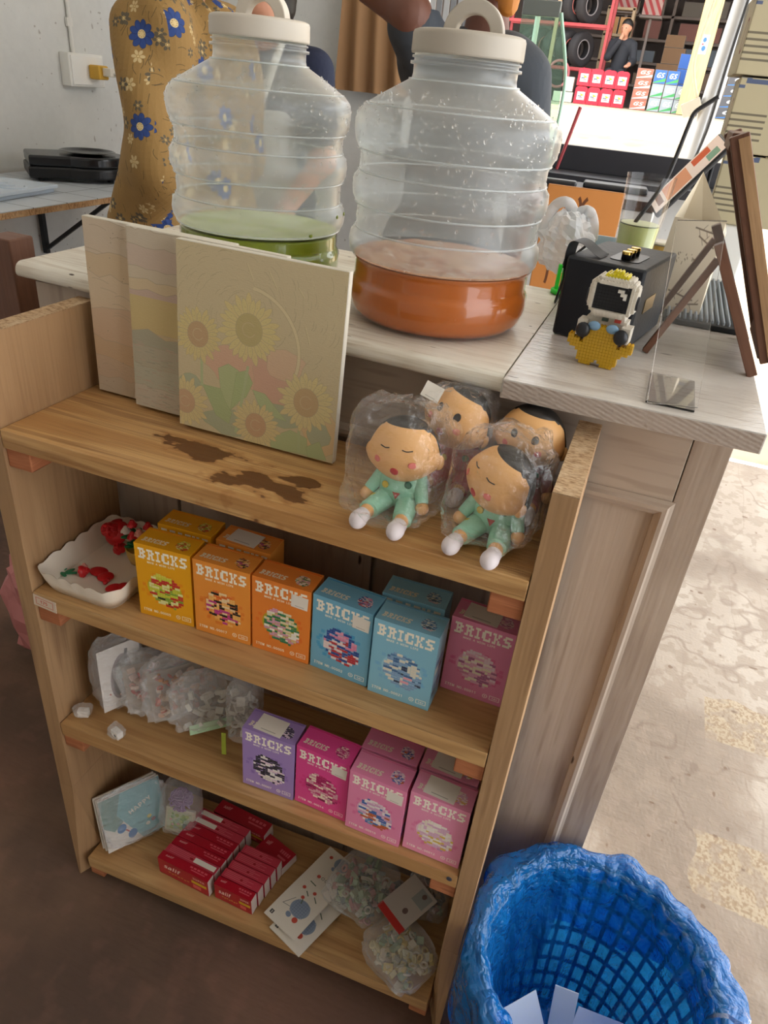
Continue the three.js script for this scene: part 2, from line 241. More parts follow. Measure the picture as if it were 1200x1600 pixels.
const KIND = {
  yellow: { base: '#f0aa1c', dark: '#ef8d1a', pale: '#b9c22a', pal: ['#d8d24a', '#c9cc3e', '#e9e6a0', '#c8322c', '#8aa83a', '#2c3326'], no: '00003', seed: 3 },
  tangerine: { base: '#f39a3e', dark: '#e9782a', pale: '#ea7f38', pal: ['#e8702a', '#f0d2a0', '#2b2622', '#f6b860', '#c23c8a', '#f0a040'], no: '00017', seed: 13 },
  orange: { base: '#f08a38', dark: '#ee6f26', pale: '#b6bf28', pal: ['#efe6cf', '#e7d9b4', '#d79bb0', '#2f7d56', '#f4efe2', '#d6c08c'], no: '00005', seed: 23 },
  blue: { base: '#79b6d2', dark: '#3f9ed0', pale: '#8cc2da', pal: ['#f0a0b8', '#e98aa8', '#f6dfd8', '#2f4f9a', '#c5353a', '#f4c2cc'], no: '00002', seed: 33 },
  sky: { base: '#8cc4da', dark: '#79b6dc', pale: '#a8d4e4', pal: ['#5c86b4', '#4a6f9e', '#e9e2cf', '#86a8cc', '#33405c', '#eda8b4'], no: '00021', seed: 43 },
  pink: { base: '#e88cae', dark: '#e0608f', pale: '#f0b4c8', pal: ['#f4e9dc', '#efd6dc', '#e9b0c4', '#b46c92', '#efe6c8', '#d88aa8'], no: '00011', seed: 53 },
  purple: { base: '#a58ac4', dark: '#8a6cb4', pale: '#b49cd0', pal: ['#2a2830', '#3a3842', '#f2ece2', '#2a2830', '#efd6dc', '#e4dccf'], no: '00007', seed: 63 },
  magenta: { base: '#ea4f96', dark: '#e43884', pale: '#d03a7c', pal: ['#c22c6a', '#b02460', '#e0a8b0', '#f2e4c8', '#d04a7e', '#8c2450'], no: '00014', seed: 73 },
  rose: { base: '#ee8fb4', dark: '#e670a0', pale: '#e6c4d0', pal: ['#e9d2dc', '#d8a8c8', '#f0e8e4', '#3a68b0', '#c8622e', '#6aa0c4'], no: '00016', seed: 83 },
  candy: { base: '#f09aba', dark: '#ea78a6', pale: '#f6dce2', pal: ['#f8f0dc', '#f4e8d4', '#f8f0e4', '#e4b8d0', '#e2c04a', '#c890b8'], no: '00012', seed: 93 },
};
const BW = 0.083, BH = 0.1205, BD = 0.0405;
const stickM = M(0xeee6d8, 0.45);
const stickT = ctex(128, 96, (x, w, h) => { x.fillStyle = '#efe7da'; x.fillRect(0, 0, w, h); x.fillStyle = '#6a645c'; x.font = '11px sans-serif'; x.fillStyle = '#b8b0a4'; x.fillRect(30, 80, 70, 4); });
const stickP = M(0xffffff, 0.45, { map: stickT });
const matsOf = {};
// pos: front-left-bottom corner
function brickBox(kind, label, x, y, z, a, st) {
  const g = thing('brick_set_box', label, 'box', [x + BW / 2 * Math.cos(a), y, z - BW / 2 * Math.sin(a)], a, 'boxed brick sets');
  matsOf[kind] ??= boxTextures(KIND[kind]);
  const b = new THREE.BoxGeometry(BW, BH, BD); b.translate(0, BH / 2, -BD / 2); part('carton', b, matsOf[kind], g);
  const lid = new RoundedBoxGeometry(BW * 0.985, 0.0008, BD * 0.96, 1, 0.0003); triUV(lid); lid.translate(0, BH, -BD / 2 - 0.0004);
  const flap = new THREE.BoxGeometry(BW * 0.96, 0.0006, 0.0008); flap.translate(0, BH + 0.0002, -BD + 0.0035); part('tuck_flap', flap, M(KIND[kind].dark, 0.5), g);
  if (st & 1) { const s = new THREE.BoxGeometry(0.023, 0.0195, 0.0004); s.rotateZ(-0.05); s.translate(0.0265, BH - 0.021, 0.0003); part('sticker', s, stickP, g, 'white sticker on front'); }
  if (st & 2) { const s = new THREE.BoxGeometry(0.044, 0.0004, 0.031); s.rotateY(-0.06); s.translate(st & 4 ? -0.004 : -0.0065, BH + 0.0004, -0.0195); part('sticker', s, stickP, g, 'white sticker on lid'); }
  return g;
}
const b2 = (x) => 0.7035 - 0.0018 * x / 0.68, b3 = (x) => 0.4315 + 0.019 * (x + 0.043) / 0.68;
brickBox('yellow', 'yellow toy-brick box at the left end of the second shelf, front row', 0.164, b2(0.2), -0.03, 0.08, 0);
brickBox('tangerine', 'tangerine toy-brick box without a front sticker, beside the yellow box', 0.2515, b2(0.29), -0.035, 0.045, 0);
brickBox('orange', 'deep orange toy-brick box with a white front sticker', 0.3375, b2(0.38), -0.039, 0.02, 1);
brickBox('blue', 'blue toy-brick box with a white front sticker and pink bricks printed', 0.4235, b2(0.46), -0.0415, -0.06, 1);
brickBox('sky', 'pale sky-blue toy-brick box standing furthest forward on the second shelf', 0.5095, b2(0.55), -0.033, -0.008, 0);
brickBox('pink', 'pink toy-brick box at the right end of the second shelf, set back', 0.594, b2(0.63), -0.081, -0.02, 2);
brickBox('yellow', 'second yellow toy-brick box, behind the front yellow one', 0.163, b2(0.2), -0.084, 0.05, 0);
brickBox('tangerine', 'orange toy-brick box with lid sticker in the back row by the yellow one', 0.254, b2(0.3), -0.088, 0.02, 2);
brickBox('sky', 'grey-blue toy-brick box behind the pale sky-blue one', 0.5, b2(0.54), -0.0845, 0.02, 0);
brickBox('purple', 'purple toy-brick box with a lid sticker on the third shelf', 0.3325, b3(0.375), -0.017, 0.03, 6);
brickBox('magenta', 'magenta toy-brick box with a front sticker on the third shelf', 0.4185, b3(0.46), -0.0205, -0.037, 1);
brickBox('rose', 'rose pink toy-brick box with front sticker between magenta and candy pink boxes', 0.5045, b3(0.545), -0.011, -0.02, 1);
brickBox('candy', 'candy pink toy-brick box with lid sticker at the right end of the third shelf', 0.5925, b3(0.635), -0.0125, -0.008, 6);
brickBox('rose', 'rose pink toy-brick box in the back row of the third shelf, no lid sticker', 0.5035, b3(0.545), -0.0545, 0.0, 0);
brickBox('candy', 'candy pink toy-brick box with lid sticker in the back row of the third shelf', 0.59, b3(0.635), -0.056, 0.0, 6);

// ---------- paint-by-number canvases ----------
const canvasSide = M(0xe4dccb, 0.9, { bumpMap: rep(T_roughBump, 20, 20), bumpScale: 0.0006 });
function makeCanvas(label, tex, x, z, w, h, lean, roll, ry) {
  const g = thing('painting_canvas', label, 'canvas', [x, 0.9605, z], ry);
  const inner = new THREE.Group(); const mk = (geo) => { geo.rotateZ(-roll); geo.rotateX(-lean); geo.translate(0, 0.0012 + Math.sin(roll) * w, 0); return geo; };
  const b = new RoundedBoxGeometry(w, h, 0.011, 1, 0.0012); triUV(b); b.translate(w / 2, h / 2, -0.0057); part('stretched_canvas', mk(b), canvasSide, g);
  const f = new THREE.PlaneGeometry(w - 0.0016, h - 0.0016); f.translate(w / 2, h / 2, 0.0004); part('printed_face', mk(f), M(0xffffff, 0.85, { map: tex, bumpMap: rep(T_roughBump, 5, 5), bumpScale: 0.0003 }), g);
  return g;
}
const OUT = '#ac9c78';
function shape(x, pts, fill, close = true) { x.beginPath(); pts.forEach((p, i) => (i ? x.lineTo(...p) : x.moveTo(...p))); if (close) x.closePath(); if (fill) { x.fillStyle = fill; x.fill(); } x.stroke(); }
function wob(r, cx, cy, rx, ry, n, a) { const o = []; for (let i = 0; i < n; i++) { const t = i / n * 6.283, k = 1 + a * (r() - 0.5); o.push([cx + rx * k * Math.cos(t), cy + ry * k * Math.sin(t)]); } return o; }
function sunflower(x, r, cx, cy, R, core, petal) {
  x.strokeStyle = OUT; x.lineWidth = 1.6;
  for (let ring = 0; ring < 2; ring++) for (let i = 0; i < 15; i++) { const t = (i + ring * 0.5) / 15 * 6.283 + 0.1 * r(), L = R * (1 - ring * 0.14 + 0.12 * (r() - 0.5)), wd = 0.15; const P = (a, d) => [cx + d * Math.cos(a), cy + d * Math.sin(a)]; x.beginPath(); x.moveTo(...P(t - 0.1, R * 0.4)); x.quadraticCurveTo(...P(t - wd * 1.3, L * 0.85), ...P(t, L)); x.quadraticCurveTo(...P(t + wd * 1.3, L * 0.85), ...P(t + 0.1, R * 0.4)); x.fillStyle = ring ? petal : mixHex(petal, '#d8bd7c', 0.25); x.fill(); x.stroke(); x.fillStyle = '#8a7c5a'; x.fillRect(...P(t, L * 0.72), 2.2, 2.2); }
  x.fillStyle = core; x.beginPath(); x.ellipse(cx, cy, R * 0.42, R * 0.46, 0, 0, 7); x.fill(); x.stroke(); x.lineWidth = 3; x.strokeStyle = '#d8c088'; x.beginPath(); x.arc(cx, cy, R * 0.2, 0.4, 5.6); x.stroke(); x.lineWidth = 1.2; x.strokeStyle = OUT; x.stroke();
}
const mixHex = (a, b, t) => '#' + new THREE.Color(a).convertLinearToSRGB().lerp(new THREE.Color(b).convertLinearToSRGB(), t).convertSRGBToLinear().getHexString();
const T_flowers = ctex(768, 806, (x, w, h) => {
  const r = rng(5); x.fillStyle = '#c6b58c'; x.fillRect(0, 0, w, h); x.lineJoin = 'round';
  for (let i = 0; i < 240; i++) { x.strokeStyle = i % 3 ? 'rgba(150,134,98,0.5)' : 'rgba(206,190,146,0.6)'; x.lineWidth = 1 + 1.6 * r(); const px = r() * w, py = r() * h * 0.62, a = Math.atan2(py - 250, px - 330) + 1.57, L = 12 + 30 * r(); x.beginPath(); x.moveTo(px, py); x.quadraticCurveTo(px + Math.cos(a) * L, py + Math.sin(a) * L, px + Math.cos(a + 0.4) * L * 1.7, py + Math.sin(a + 0.4) * L * 1.7); x.stroke(); x.fillStyle = '#93835e'; x.fillRect(r() * w, r() * h, 2, 2); }
  // warm patches behind the blooms
  x.strokeStyle = '#b39a76'; x.lineWidth = 1.5; shape(x, wob(r, 320, 480, 180, 90, 22, 0.4), '#cfa184'); shape(x, wob(r, 470, 500, 110, 110, 18, 0.3), '#cb9a80'); shape(x, wob(r, 520, 420, 90, 70, 16, 0.3), '#d2ae8c'); shape(x, wob(r, 700, 680, 90, 110, 16, 0.3), '#d2b07e');
  // pale ring
  x.lineWidth = 13; x.strokeStyle = '#d6c598'; x.beginPath(); x.arc(330, 380, 250, -1.45, 0.35); x.stroke(); x.lineWidth = 1.5; x.strokeStyle = '#a8966c'; x.beginPath(); x.arc(330, 380, 258, -1.45, 0.35); x.stroke(); x.beginPath(); x.arc(330, 380, 242, -1.4, 0.3); x.stroke();
  for (const [a, b, c, d] of [[330, 40, 360, 100], [430, 55, 470, 120], [600, 240, 625, 310], [560, 95, 590, 130]]) { x.lineWidth = 6; x.strokeStyle = '#d2c294'; x.beginPath(); x.moveTo(a, b); x.lineTo(c, d); x.stroke(); x.lineWidth = 1.4; x.strokeStyle = '#a08e64'; x.beginPath(); x.moveTo(a - 3, b); x.lineTo(c - 3, d); x.stroke(); }
  x.strokeStyle = '#8f9a68'; x.lineWidth = 1.6;
  shape(x, wob(r, 60, 600, 60, 50, 12, 0.2), '#a3a886'); shape(x, wob(r, 250, 740, 130, 60, 14, 0.3), '#a0a482'); shape(x, wob(r, 500, 650, 120, 50, 14, 0.25), '#a2a684'); shape(x, wob(r, 690, 690, 60, 60, 12, 0.3), '#a4a888');
  const leaf = (pts, c = '#a9b67c') => shape(x, pts, c);
  leaf([[200, 500], [250, 470], [300, 490], [320, 560], [300, 640], [250, 690], [215, 610]]); leaf([[290, 500], [340, 480], [370, 530], [340, 600], [290, 640], [262, 680]], '#a2b276'); leaf([[120, 590], [210, 590], [240, 650], [270, 690], [255, 745], [190, 720]], '#9fae74'); leaf([[370, 560], [430, 565], [500, 630], [540, 665], [460, 660], [400, 620]], '#a8b67e'); leaf([[460, 760], [560, 700], [640, 720], [650, 800], [470, 806]], '#a6b47a'); leaf([[640, 760], [700, 720], [740, 800], [650, 806]], '#a4b27a');
  x.lineWidth = 13; x.strokeStyle = '#a8b680'; for (const [a, b, c, d] of [[345, 460, 330, 560], [330, 560, 290, 780], [118, 470, 118, 600], [600, 690, 606, 800]]) { x.beginPath(); x.moveTo(a, b); x.lineTo(c, d); x.stroke(); }
  sunflower(x, r, 100, 372, 122, '#b99368', '#d0bd78'); sunflower(x, r, 345, 305, 150, '#b6a468', '#d2c07c'); sunflower(x, r, 625, 560, 138, '#bd9a6c', '#d4c284'); sunflower(x, r, 390, 720, 122, '#bf946c', '#d2be80'); sunflower(x, r, 30, 690, 122, '#c09670', '#d4c080'); x.fillStyle = 'rgba(226,216,190,0.22)'; x.fillRect(0, 0, w, h);
});
const T_sunset = ctex(512, 540, (x, w, h) => { // sea and sunset by numbers
  const r = rng(9); const bands = [[0, '#c6b79e'], [45, '#c4ad98'], [110, '#c8b79a'], [140, '#cdb58a'], [170, '#bf9f90'], [205, '#c2a76c'], [300, '#c0a676'], [330, '#a59e84'], [400, '#a8a78e'], [470, '#b7ab95']];
  for (const [y, c] of bands) { x.fillStyle = c; x.beginPath(); x.moveTo(0, y); for (let i = 0; i <= 16; i++) x.lineTo(i * w / 16, y + 14 * (r() - 0.5)); x.lineTo(w, h); x.lineTo(0, h); x.fill(); x.strokeStyle = '#9d8c72'; x.lineWidth = 1.4; x.stroke(); }
  x.fillStyle = '#c4ab68'; x.fillRect(0, 190, w, 105); shape(x, [[0, 300], [60, 285], [120, 310], [180, 300], [200, 340], [0, 340]], '#9a967c');
  for (let i = 0; i < 420; i++) { const y = 330 + r() * 210; x.strokeStyle = ['#8f8c78', '#b49a84', '#9b9a86', '#a98e7e'][i % 4]; x.lineWidth = 1 + 2 * r(); x.beginPath(); const px = r() * w; x.moveTo(px, y); x.lineTo(px + 10 + 20 * r(), y + 2 * (r() - 0.5)); x.stroke(); } x.fillStyle = 'rgba(226,216,198,0.3)'; x.fillRect(0, 0, w, h);
});
const T_clouds = ctex(512, 540, (x, w, h) => { const r = rng(19); const bands = [[0, '#cdb99e'], [100, '#cbb08a'], [160, '#d0b896'], [260, '#c8a886'], [360, '#c3a27c'], [430, '#bea486'], [480, '#b9a78e']]; for (const [y, c] of bands) { x.fillStyle = c; x.beginPath(); x.moveTo(0, y); for (let i = 0; i <= 12; i++) x.lineTo(i * w / 12, y + 26 * (r() - 0.5)); x.lineTo(w, h); x.lineTo(0, h); x.fill(); x.strokeStyle = '#a8947a'; x.lineWidth = 1.4; x.stroke(); } for (let i = 0; i < 60; i++) { x.strokeStyle = '#ab977c'; x.beginPath(); const px = r() * w, py = r() * h; x.moveTo(px, py); x.quadraticCurveTo(px + 30, py - 20 * r(), px + 60, py + 8); x.stroke(); x.fillStyle = '#8a7a64'; x.fillRect(r() * w, r() * h, 3, 3); } x.fillStyle = 'rgba(226,216,198,0.25)'; x.fillRect(0, 0, w, h); });
makeCanvas('sunflower paint-by-number canvas standing in front of two others', T_flowers, 0.183, -0.121, 0.221, 0.234, 0.04, 0.015, 0.018);
makeCanvas('sunset sea paint-by-number canvas, middle of the three', T_sunset, 0.098, -0.1425, 0.221, 0.234, 0.03, 0.015, 0.0);
makeCanvas('pale cloud paint-by-number canvas at the back, touching the counter', T_clouds, 0.023, -0.1595, 0.221, 0.234, 0.008, 0.012, 0.0);
// ---------- glass jars of drink ----------
const T_crease = dtex(512, 512, (u, v) => { let a = 0, w = 0.6; for (let o = 0; o < 4; o++) { a += w * (1 - Math.abs(2 * vn(u * (6 << o), v * (6 << o), 6 << o, 6 << o, 171 + o) - 1)); w *= 0.5; } const k = 255 * cl((a - 0.35) / 0.75); return [k, k, k]; }, false);
const film = (extra = {}) => M(0xffffff, 0.08, { transmission: 0.97, thickness: 0, ior: 1.5, side: THREE.DoubleSide, ...extra });
const T_mist = dtex(256, 256, (u, v) => { const a = fbm(u, v, 10, 10, 161, 4); const k = 255 * (0.30 + 0.3 * a); return [k, k, k]; }, false);
const jarProfile = [[0.085, 0], [0.1, 0.003], [0.111, 0.012], [0.1162, 0.026], [0.1165, 0.036], [0.1155, 0.046], [0.1118, 0.0525], [0.1118, 0.072], [0.115, 0.077], [0.1195, 0.084], [0.121, 0.094], [0.1195, 0.104], [0.1145, 0.11], [0.1132, 0.114], [0.1132, 0.134], [0.116, 0.14], [0.1195, 0.147], [0.1205, 0.157], [0.1195, 0.167], [0.1145, 0.173], [0.1132, 0.178], [0.1132, 0.192], [0.1165, 0.199], [0.1203, 0.207], [0.122, 0.217], [0.122, 0.227], [0.1195, 0.2355], [0.113, 0.2425], [0.09, 0.2565], [0.066, 0.27], [0.0605, 0.2735], [0.0595, 0.278], [0.0595, 0.286], [0.0635, 0.2865], [0.0635, 0.2895], [0.0595, 0.29], [0.0595, 0.2925], [0.062, 0.293], [0.062, 0.295], [0.0595, 0.2955], [0.0595, 0.304]];
const rAt = (y) => { for (let i = 1; i < jarProfile.length; i++) if (jarProfile[i][1] >= y) { const [r0, y0] = jarProfile[i - 1], [r1, y1] = jarProfile[i]; return r0 + (r1 - r0) * (y - y0) / Math.max(1e-6, y1 - y0); } return 0.0595; };
function smoothProfile(y0, y1, dr = 0) { const o = []; for (let y = y0; y <= y1 + 1e-6; y += 0.003) o.push([rAt(Math.min(y, y1)) - dr, Math.min(y, y1)]); return o; }
function jar(label, pos, level, liquid, foamA, foamB, seed, lidCol, crumbs) {
  const G = thing('drink_jar', label, 'jar', pos, seed * 0.3, 'drink jars on the counter');
  const clear = M(0xffffff, 0.05, { transmission: 1, thickness: 0, ior: 1.45 });
  const misty = M(0xf0f3f3, 0.3, { transmission: 0.86, thickness: 0, ior: 1.5 });
  const lowY = level + 0.004;
  part('lower_wall', lathe([[0.0, 0.0004], ...smoothProfile(0.0004, lowY)], 72), clear, G, 'clear plastic wall around the drink');
  part('upper_wall', lathe(jarProfile.filter((p) => p[1] > lowY).reduce((a, p) => (a.push(p), a), [[rAt(lowY), lowY]]), 72), misty, G, 'misted plastic wall beaded with drops');
  const dp = [[0, 0.0025], [0.08, 0.0025], ...smoothProfile(0.005, level, 0.0018), [0, level]];
  part('drink', lathe(dp, 64), liquid, G);
  // froth on top: a wavy skin
  const R = rAt(level) - 0.002, fg = new THREE.CircleGeometry(R, 72, 0, 6.2832); const rg = new THREE.RingGeometry(0.0005, R, 72, 26); rg.rotateX(-Math.PI / 2); { const p = rg.attributes.position; for (let i = 0; i < p.count; i++) { const u = p.getX(i) / 0.26 + 0.5, v = p.getZ(i) / 0.26 + 0.5, e = 1 - Math.hypot(p.getX(i), p.getZ(i)) / R; p.setY(i, level + 0.0008 + 0.005 * Math.abs(fbm(u, v, 9, 9, seed + 4, 4) - 0.5) * ss(0, 0.08, e) * 2); } rg.computeVertexNormals(); }
  const T_f = dtex(256, 256, (u, v) => { const a = fbm(u, v, 7, 9, seed, 5), b = Math.abs(fbm(u, v, 12, 16, seed + 8, 4) - 0.5); return mix(mix(foamA, foamB, ss(0.35, 0.65, a)), [240, 232, 220], 0.75 * (1 - ss(0, 0.06, b)) * ss(0.3, 0.6, a)); });
  part('froth', rg, M(0xffffff, 0.55, { map: T_f }), G);
  const ridgeM = M(0xf0f3f3, 0.25, { transmission: 0.68, thickness: 0, ior: 1.5 }); for (const y of [0.0525, 0.0765, 0.111, 0.1385, 0.1745, 0.197, 0.244, 0.272]) if (y > level) part('ridge_highlight', new THREE.TorusGeometry(rAt(y) + 0.0003, 0.0012, 8, 72).rotateX(Math.PI / 2).translate(0, y, 0), ridgeM, G);  // pale rings added to give the bright highlight lines along the jar steps
  // drops on the wall
  const r = rng(seed + 77), N = 620, dg = new THREE.SphereGeometry(1, 8, 6), im = new THREE.InstancedMesh(dg, M(0xffffff, 0.03, { transmission: 1, thickness: 0.002, ior: 1.33 }), N), mt = new THREE.Matrix4(), q = new THREE.Quaternion();
  for (let i = 0; i < N; i++) { const t = r() * 6.2832, y = level + 0.03 + (0.262 - level - 0.03) * r(), k = 0.001 + 0.0018 * r() * r(), rr = rAt(y); q.setFromEuler(new THREE.Euler(0, -t, 0)); mt.compose(V(rr * Math.cos(t), y, rr * Math.sin(t)), q, V(k * 0.5, k * (1 + 0.5 * r()), k)); im.setMatrixAt(i, mt); }
  im.name = 'drops'; im.userData = { kind: 'stuff' }; G.add(im);
  const lidM = M(lidCol, 0.45);
  const lid = part('lid', lathe([[0.0, 0.3195], [0.052, 0.3195], [0.058, 0.3205], [0.0622, 0.319], [0.0635, 0.316], [0.0638, 0.2995], [0.063, 0.297], [0.0605, 0.297], [0.0605, 0.315], [0, 0.315]], 64), lidM, G);
  const hs = new THREE.Shape(); hs.absarc(0, 0, 0.0325, 0, Math.PI); hs.lineTo(-0.021, 0); hs.absarc(0, 0, 0.021, Math.PI, 0, true); hs.closePath(); const hg = new THREE.ExtrudeGeometry(hs, { depth: 0.016, bevelEnabled: true, bevelSize: 0.0015, bevelThickness: 0.0015, bevelSegments: 2, curveSegments: 20 }); hg.translate(0.004, 0.3185, -0.008); hg.rotateY(-seed * 0.3 + 0.1); part('lid_handle', hg, lidM, lid);
  for (const [t, y] of crumbs) { const c = new THREE.SphereGeometry(0.0032, 8, 6); c.scale(0.35, 0.8, 1); c.rotateY(-t); c.translate((rAt(y) + 0.0006) * Math.cos(t), y, (rAt(y) + 0.0006) * Math.sin(t)); part('splash', c, liquid, G); }
  return G;
}
jar('clear plastic jar of green drink, nearest the wall, behind the canvases', [0.171, 1.1102, -0.357], 0.073, M(0x7d8c1e, 0.35), [214, 220, 176], [188, 198, 124], 3, 0xcfc6b8, [[0.62, 0.1], [0.9, 0.1], [0.5, 0.075], [1.35, 0.08]]);
jar('clear plastic jar a quarter full of orange-brown tea', [0.458, 1.1102, -0.318], 0.077, M(0xb8621e, 0.3), [206, 160, 126], [180, 118, 82], 7, 0xb9b0a2, [[-1.1, 0.285], [-1.1, 0.263], [-0.95, 0.262]]);

// ---------- seated vinyl dolls ----------
const skin = M(0xf0b878, 0.42), hair = M(0x26221f, 0.38), mint = M(0x9fd9bd, 0.45), sock = M(0xe9dfe2, 0.5), line = M(0x2a221e, 0.5), lip = M(0xc22a30, 0.4), blush = M(0xe8786c, 0.6);
function ellip(rx, ry, rz, seg = 24) { const g = new THREE.SphereGeometry(1, seg, Math.round(seg * 0.7)); g.scale(rx, ry, rz); return g; }
const put = (g, x, y, z, rx = 0, ry = 0, rz = 0) => { g.rotateX(rx); g.rotateY(ry); g.rotateZ(rz); g.translate(x, y, z); return g; };
// headTurn: [pitch, yaw, roll] of the head on the neck
function doll(label, pos, ry, turn, face, headUp = 0.063, suit = mint, lean = 0) {
  const G = thing('vinyl_doll', label, 'doll', pos, ry, 'seated vinyl dolls');
  const bodyG = merge([put(ellip(0.027, 0.0305, 0.021), 0, 0.031, -0.012), put(ellip(0.0225, 0.014, 0.02), 0, 0.05, -0.014), rod([-0.012, 0.0145, -0.008], [-0.02, 0.012, 0.03], 0.0135, 12, 0.011), rod([0.012, 0.0145, -0.008], [0.02, 0.012, 0.03], 0.0135, 12, 0.011), put(ellip(0.0112, 0.0112, 0.004), -0.02, 0.012, 0.03), put(ellip(0.0112, 0.0112, 0.004), 0.02, 0.012, 0.03), rod([-0.02, 0.045, -0.012], [-0.032, 0.022, 0.004], 0.0085, 10, 0.007), rod([0.02, 0.045, -0.012], [0.032, 0.022, 0.004], 0.0085, 10, 0.007)]);
  const body = part('pyjama_body', bodyG, suit, G);
  const cols = [0xd2b832, 0xb5473a, 0x2f6e58, 0xd8a43a]; [[-0.012, 0.036, 0.0085], [0.002, 0.027, 0.0098], [0.014, 0.041, 0.006], [0.021, 0.021, 0.016], [-0.021, 0.022, 0.016]].forEach(([x, y, z], i) => { const s = i === 1 ? new THREE.ConeGeometry(0.0055, 0.0015, 3) : ellip(0.0042, 0.0042, 0.001, 10); if (i === 1) s.rotateX(Math.PI / 2); put(s, x, y, z, i > 2 ? -1.0 : -0.15, x * 12, 0); part('printed_patch', s, M(cols[i % 4], 0.5), body); });
  for (const s of [-1, 1]) { const leg = part('leg', merge([rod([s * 0.02, 0.0125, 0.028], [s * 0.0215, 0.011, 0.045], 0.0082, 12, 0.0078), put(ellip(0.0078, 0.0078, 0.004), s * 0.0215, 0.011, 0.045)]), skin, G); part('sock', merge([put(ellip(0.0098, 0.0105, 0.0125), s * 0.0218, 0.0108, 0.053), rod([s * 0.0215, 0.011, 0.041], [s * 0.0217, 0.011, 0.049], 0.0088, 12)]), sock, leg); part('hand', put(ellip(0.0075, 0.0075, 0.0075), s * 0.0335, 0.018, 0.007), skin, G); }
  // head: wide at the cheeks, flatter on top
  const hg = new THREE.SphereGeometry(1, 40, 30); { const p = hg.attributes.position; for (let i = 0; i < p.count; i++) { let x = p.getX(i), y = p.getY(i), z = p.getZ(i); const ch = Math.exp(-((y + 0.32) ** 2) / 0.16) * 0.16; x *= 1 + ch; z *= 1 + ch * 0.4; p.setXYZ(i, x * 0.037, y * 0.036, z * 0.033); } hg.computeVertexNormals(); }
  const hp = (g) => { g.rotateX(turn[0]); g.rotateY(turn[1]); g.rotateZ(turn[2]); g.translate(0, headUp + 0.018, -0.008 + lean); return g; };
  const head = part('head', hp(hg), skin, G);
  // hair: a cap over the top and back
  const cap = new THREE.SphereGeometry(1, 40, 24); { const p = cap.attributes.position; for (let i = 0; i < p.count; i++) { let x = p.getX(i), y = p.getY(i), z = p.getZ(i); const ch = Math.exp(-((y + 0.32) ** 2) / 0.16) * 0.16; const hide = y < 0.44 + 0.3 * ss(-0.5, 0.5, z) - 0.25 * ss(0.2, -0.6, z) - (z < 0.05 ? 0.55 * ss(0.05, -0.25, z) : 0) ? 0.955 : 1.022; p.setXYZ(i, x * (1 + ch) * 0.037 * hide, y * 0.036 * hide, z * (1 + ch * 0.4) * 0.033 * hide); } cap.computeVertexNormals(); }
  part('hair', hp(cap), hair, head);
  for (const s of [-1, 1]) part('ear', hp(put(ellip(0.006, 0.0085, 0.0055, 14), s * 0.0395, -0.008, -0.004)), skin, head);
  const onFace = (x, y) => { const ch = Math.exp(-((y / 0.036 + 0.32) ** 2) / 0.16) * 0.16; return 0.033 * (1 + ch * 0.4) * Math.sqrt(Math.max(0, 1 - (x / (0.037 * (1 + ch))) ** 2 - (y / 0.036) ** 2)); };
  const stroke = (pts, r) => hp(tube(pts.map(([x, y]) => [x, y, onFace(x, y) + 0.0002]), r, 12, 6));
  for (const s of [-1, 1]) {
    if (face === 'asleep') part('eye', stroke([[s * 0.007, 0.0065], [s * 0.012, 0.0055], [s * 0.018, 0.0068]], 0.0006), line, head);
    else { const e = put(ellip(0.0042, 0.0058, 0.0012, 14), s * 0.0125, 0.005, onFace(s * 0.0125, 0.005), 0, s * 0.35); part('eye', hp(e), line, head); }
    part('cheek', hp(put(ellip(0.0052, 0.0036, 0.0006, 12), s * 0.02, -0.0085, onFace(s * 0.02, -0.0085) + 0.0001, 0.1, s * 0.62)), blush, head);
  }
  part('mouth', hp(put(ellip(0.0048, 0.0052, 0.0014, 14), 0.0005, -0.019, onFace(0.0005, -0.019) - 0.0002, 0.5)), lip, head);
  return G;
}
doll('sleeping doll in mint pyjamas facing the front, left of its pair, in a clear bag', [0.512, 0.9605, -0.058], -0.05, [-0.2, 0.05, 0.03], 'asleep', 0.058);
doll('sleeping doll in mint pyjamas with its head tipped to the left, front right', [0.622, 0.9605, -0.055], -0.15, [-0.12, -0.55, -0.3], 'asleep', 0.052);
doll('wide-eyed doll in a red top behind, near the sticker, in a clear bag', [0.551, 0.9605, -0.156], -0.1, [-0.3, -0.25, -0.22], 'awake', 0.074, M(0xb83a44, 0.5), 0.02);
doll('wide-eyed doll without a bag beside the right shelf panel', [0.6355, 0.9605, -0.157], -0.1, [-0.15, -0.05, -0.08], 'awake', 0.07, M(0x8e2f46, 0.5), 0.015);
// crumpled clear bags
function pillow(rx, ry, rz, seed, crumple = 0.1, seg = 30, sq = 0.75) {
  const g = mergeVertices(new THREE.SphereGeometry(1, seg, Math.round(seg * 0.75))); g.deleteAttribute('uv'); const p = g.attributes.position;
  for (let i = 0; i < p.count; i++) { let x = p.getX(i), y = p.getY(i), z = p.getZ(i); const f = (v) => Math.sign(v) * Math.abs(v) ** sq; const u = Math.atan2(z, x) / 6.2832 + 0.5, v = Math.acos(Math.max(-1, Math.min(1, y))) / 3.1416; const n = 1 + crumple * (Math.abs(fbm(u, v, 9, 7, seed, 4) - 0.5) * 4.5 - 0.5); p.setXYZ(i, f(x) * rx * n, f(y) * ry * n, f(z) * rz * n); }
  const f2 = flat(g); f2.computeVertexNormals(); return triUV(f2, 'x');
}
const bagFilm = film({ roughness: 0.05, bumpMap: rep(T_crease, 14, 14), bumpScale: 0.003 });
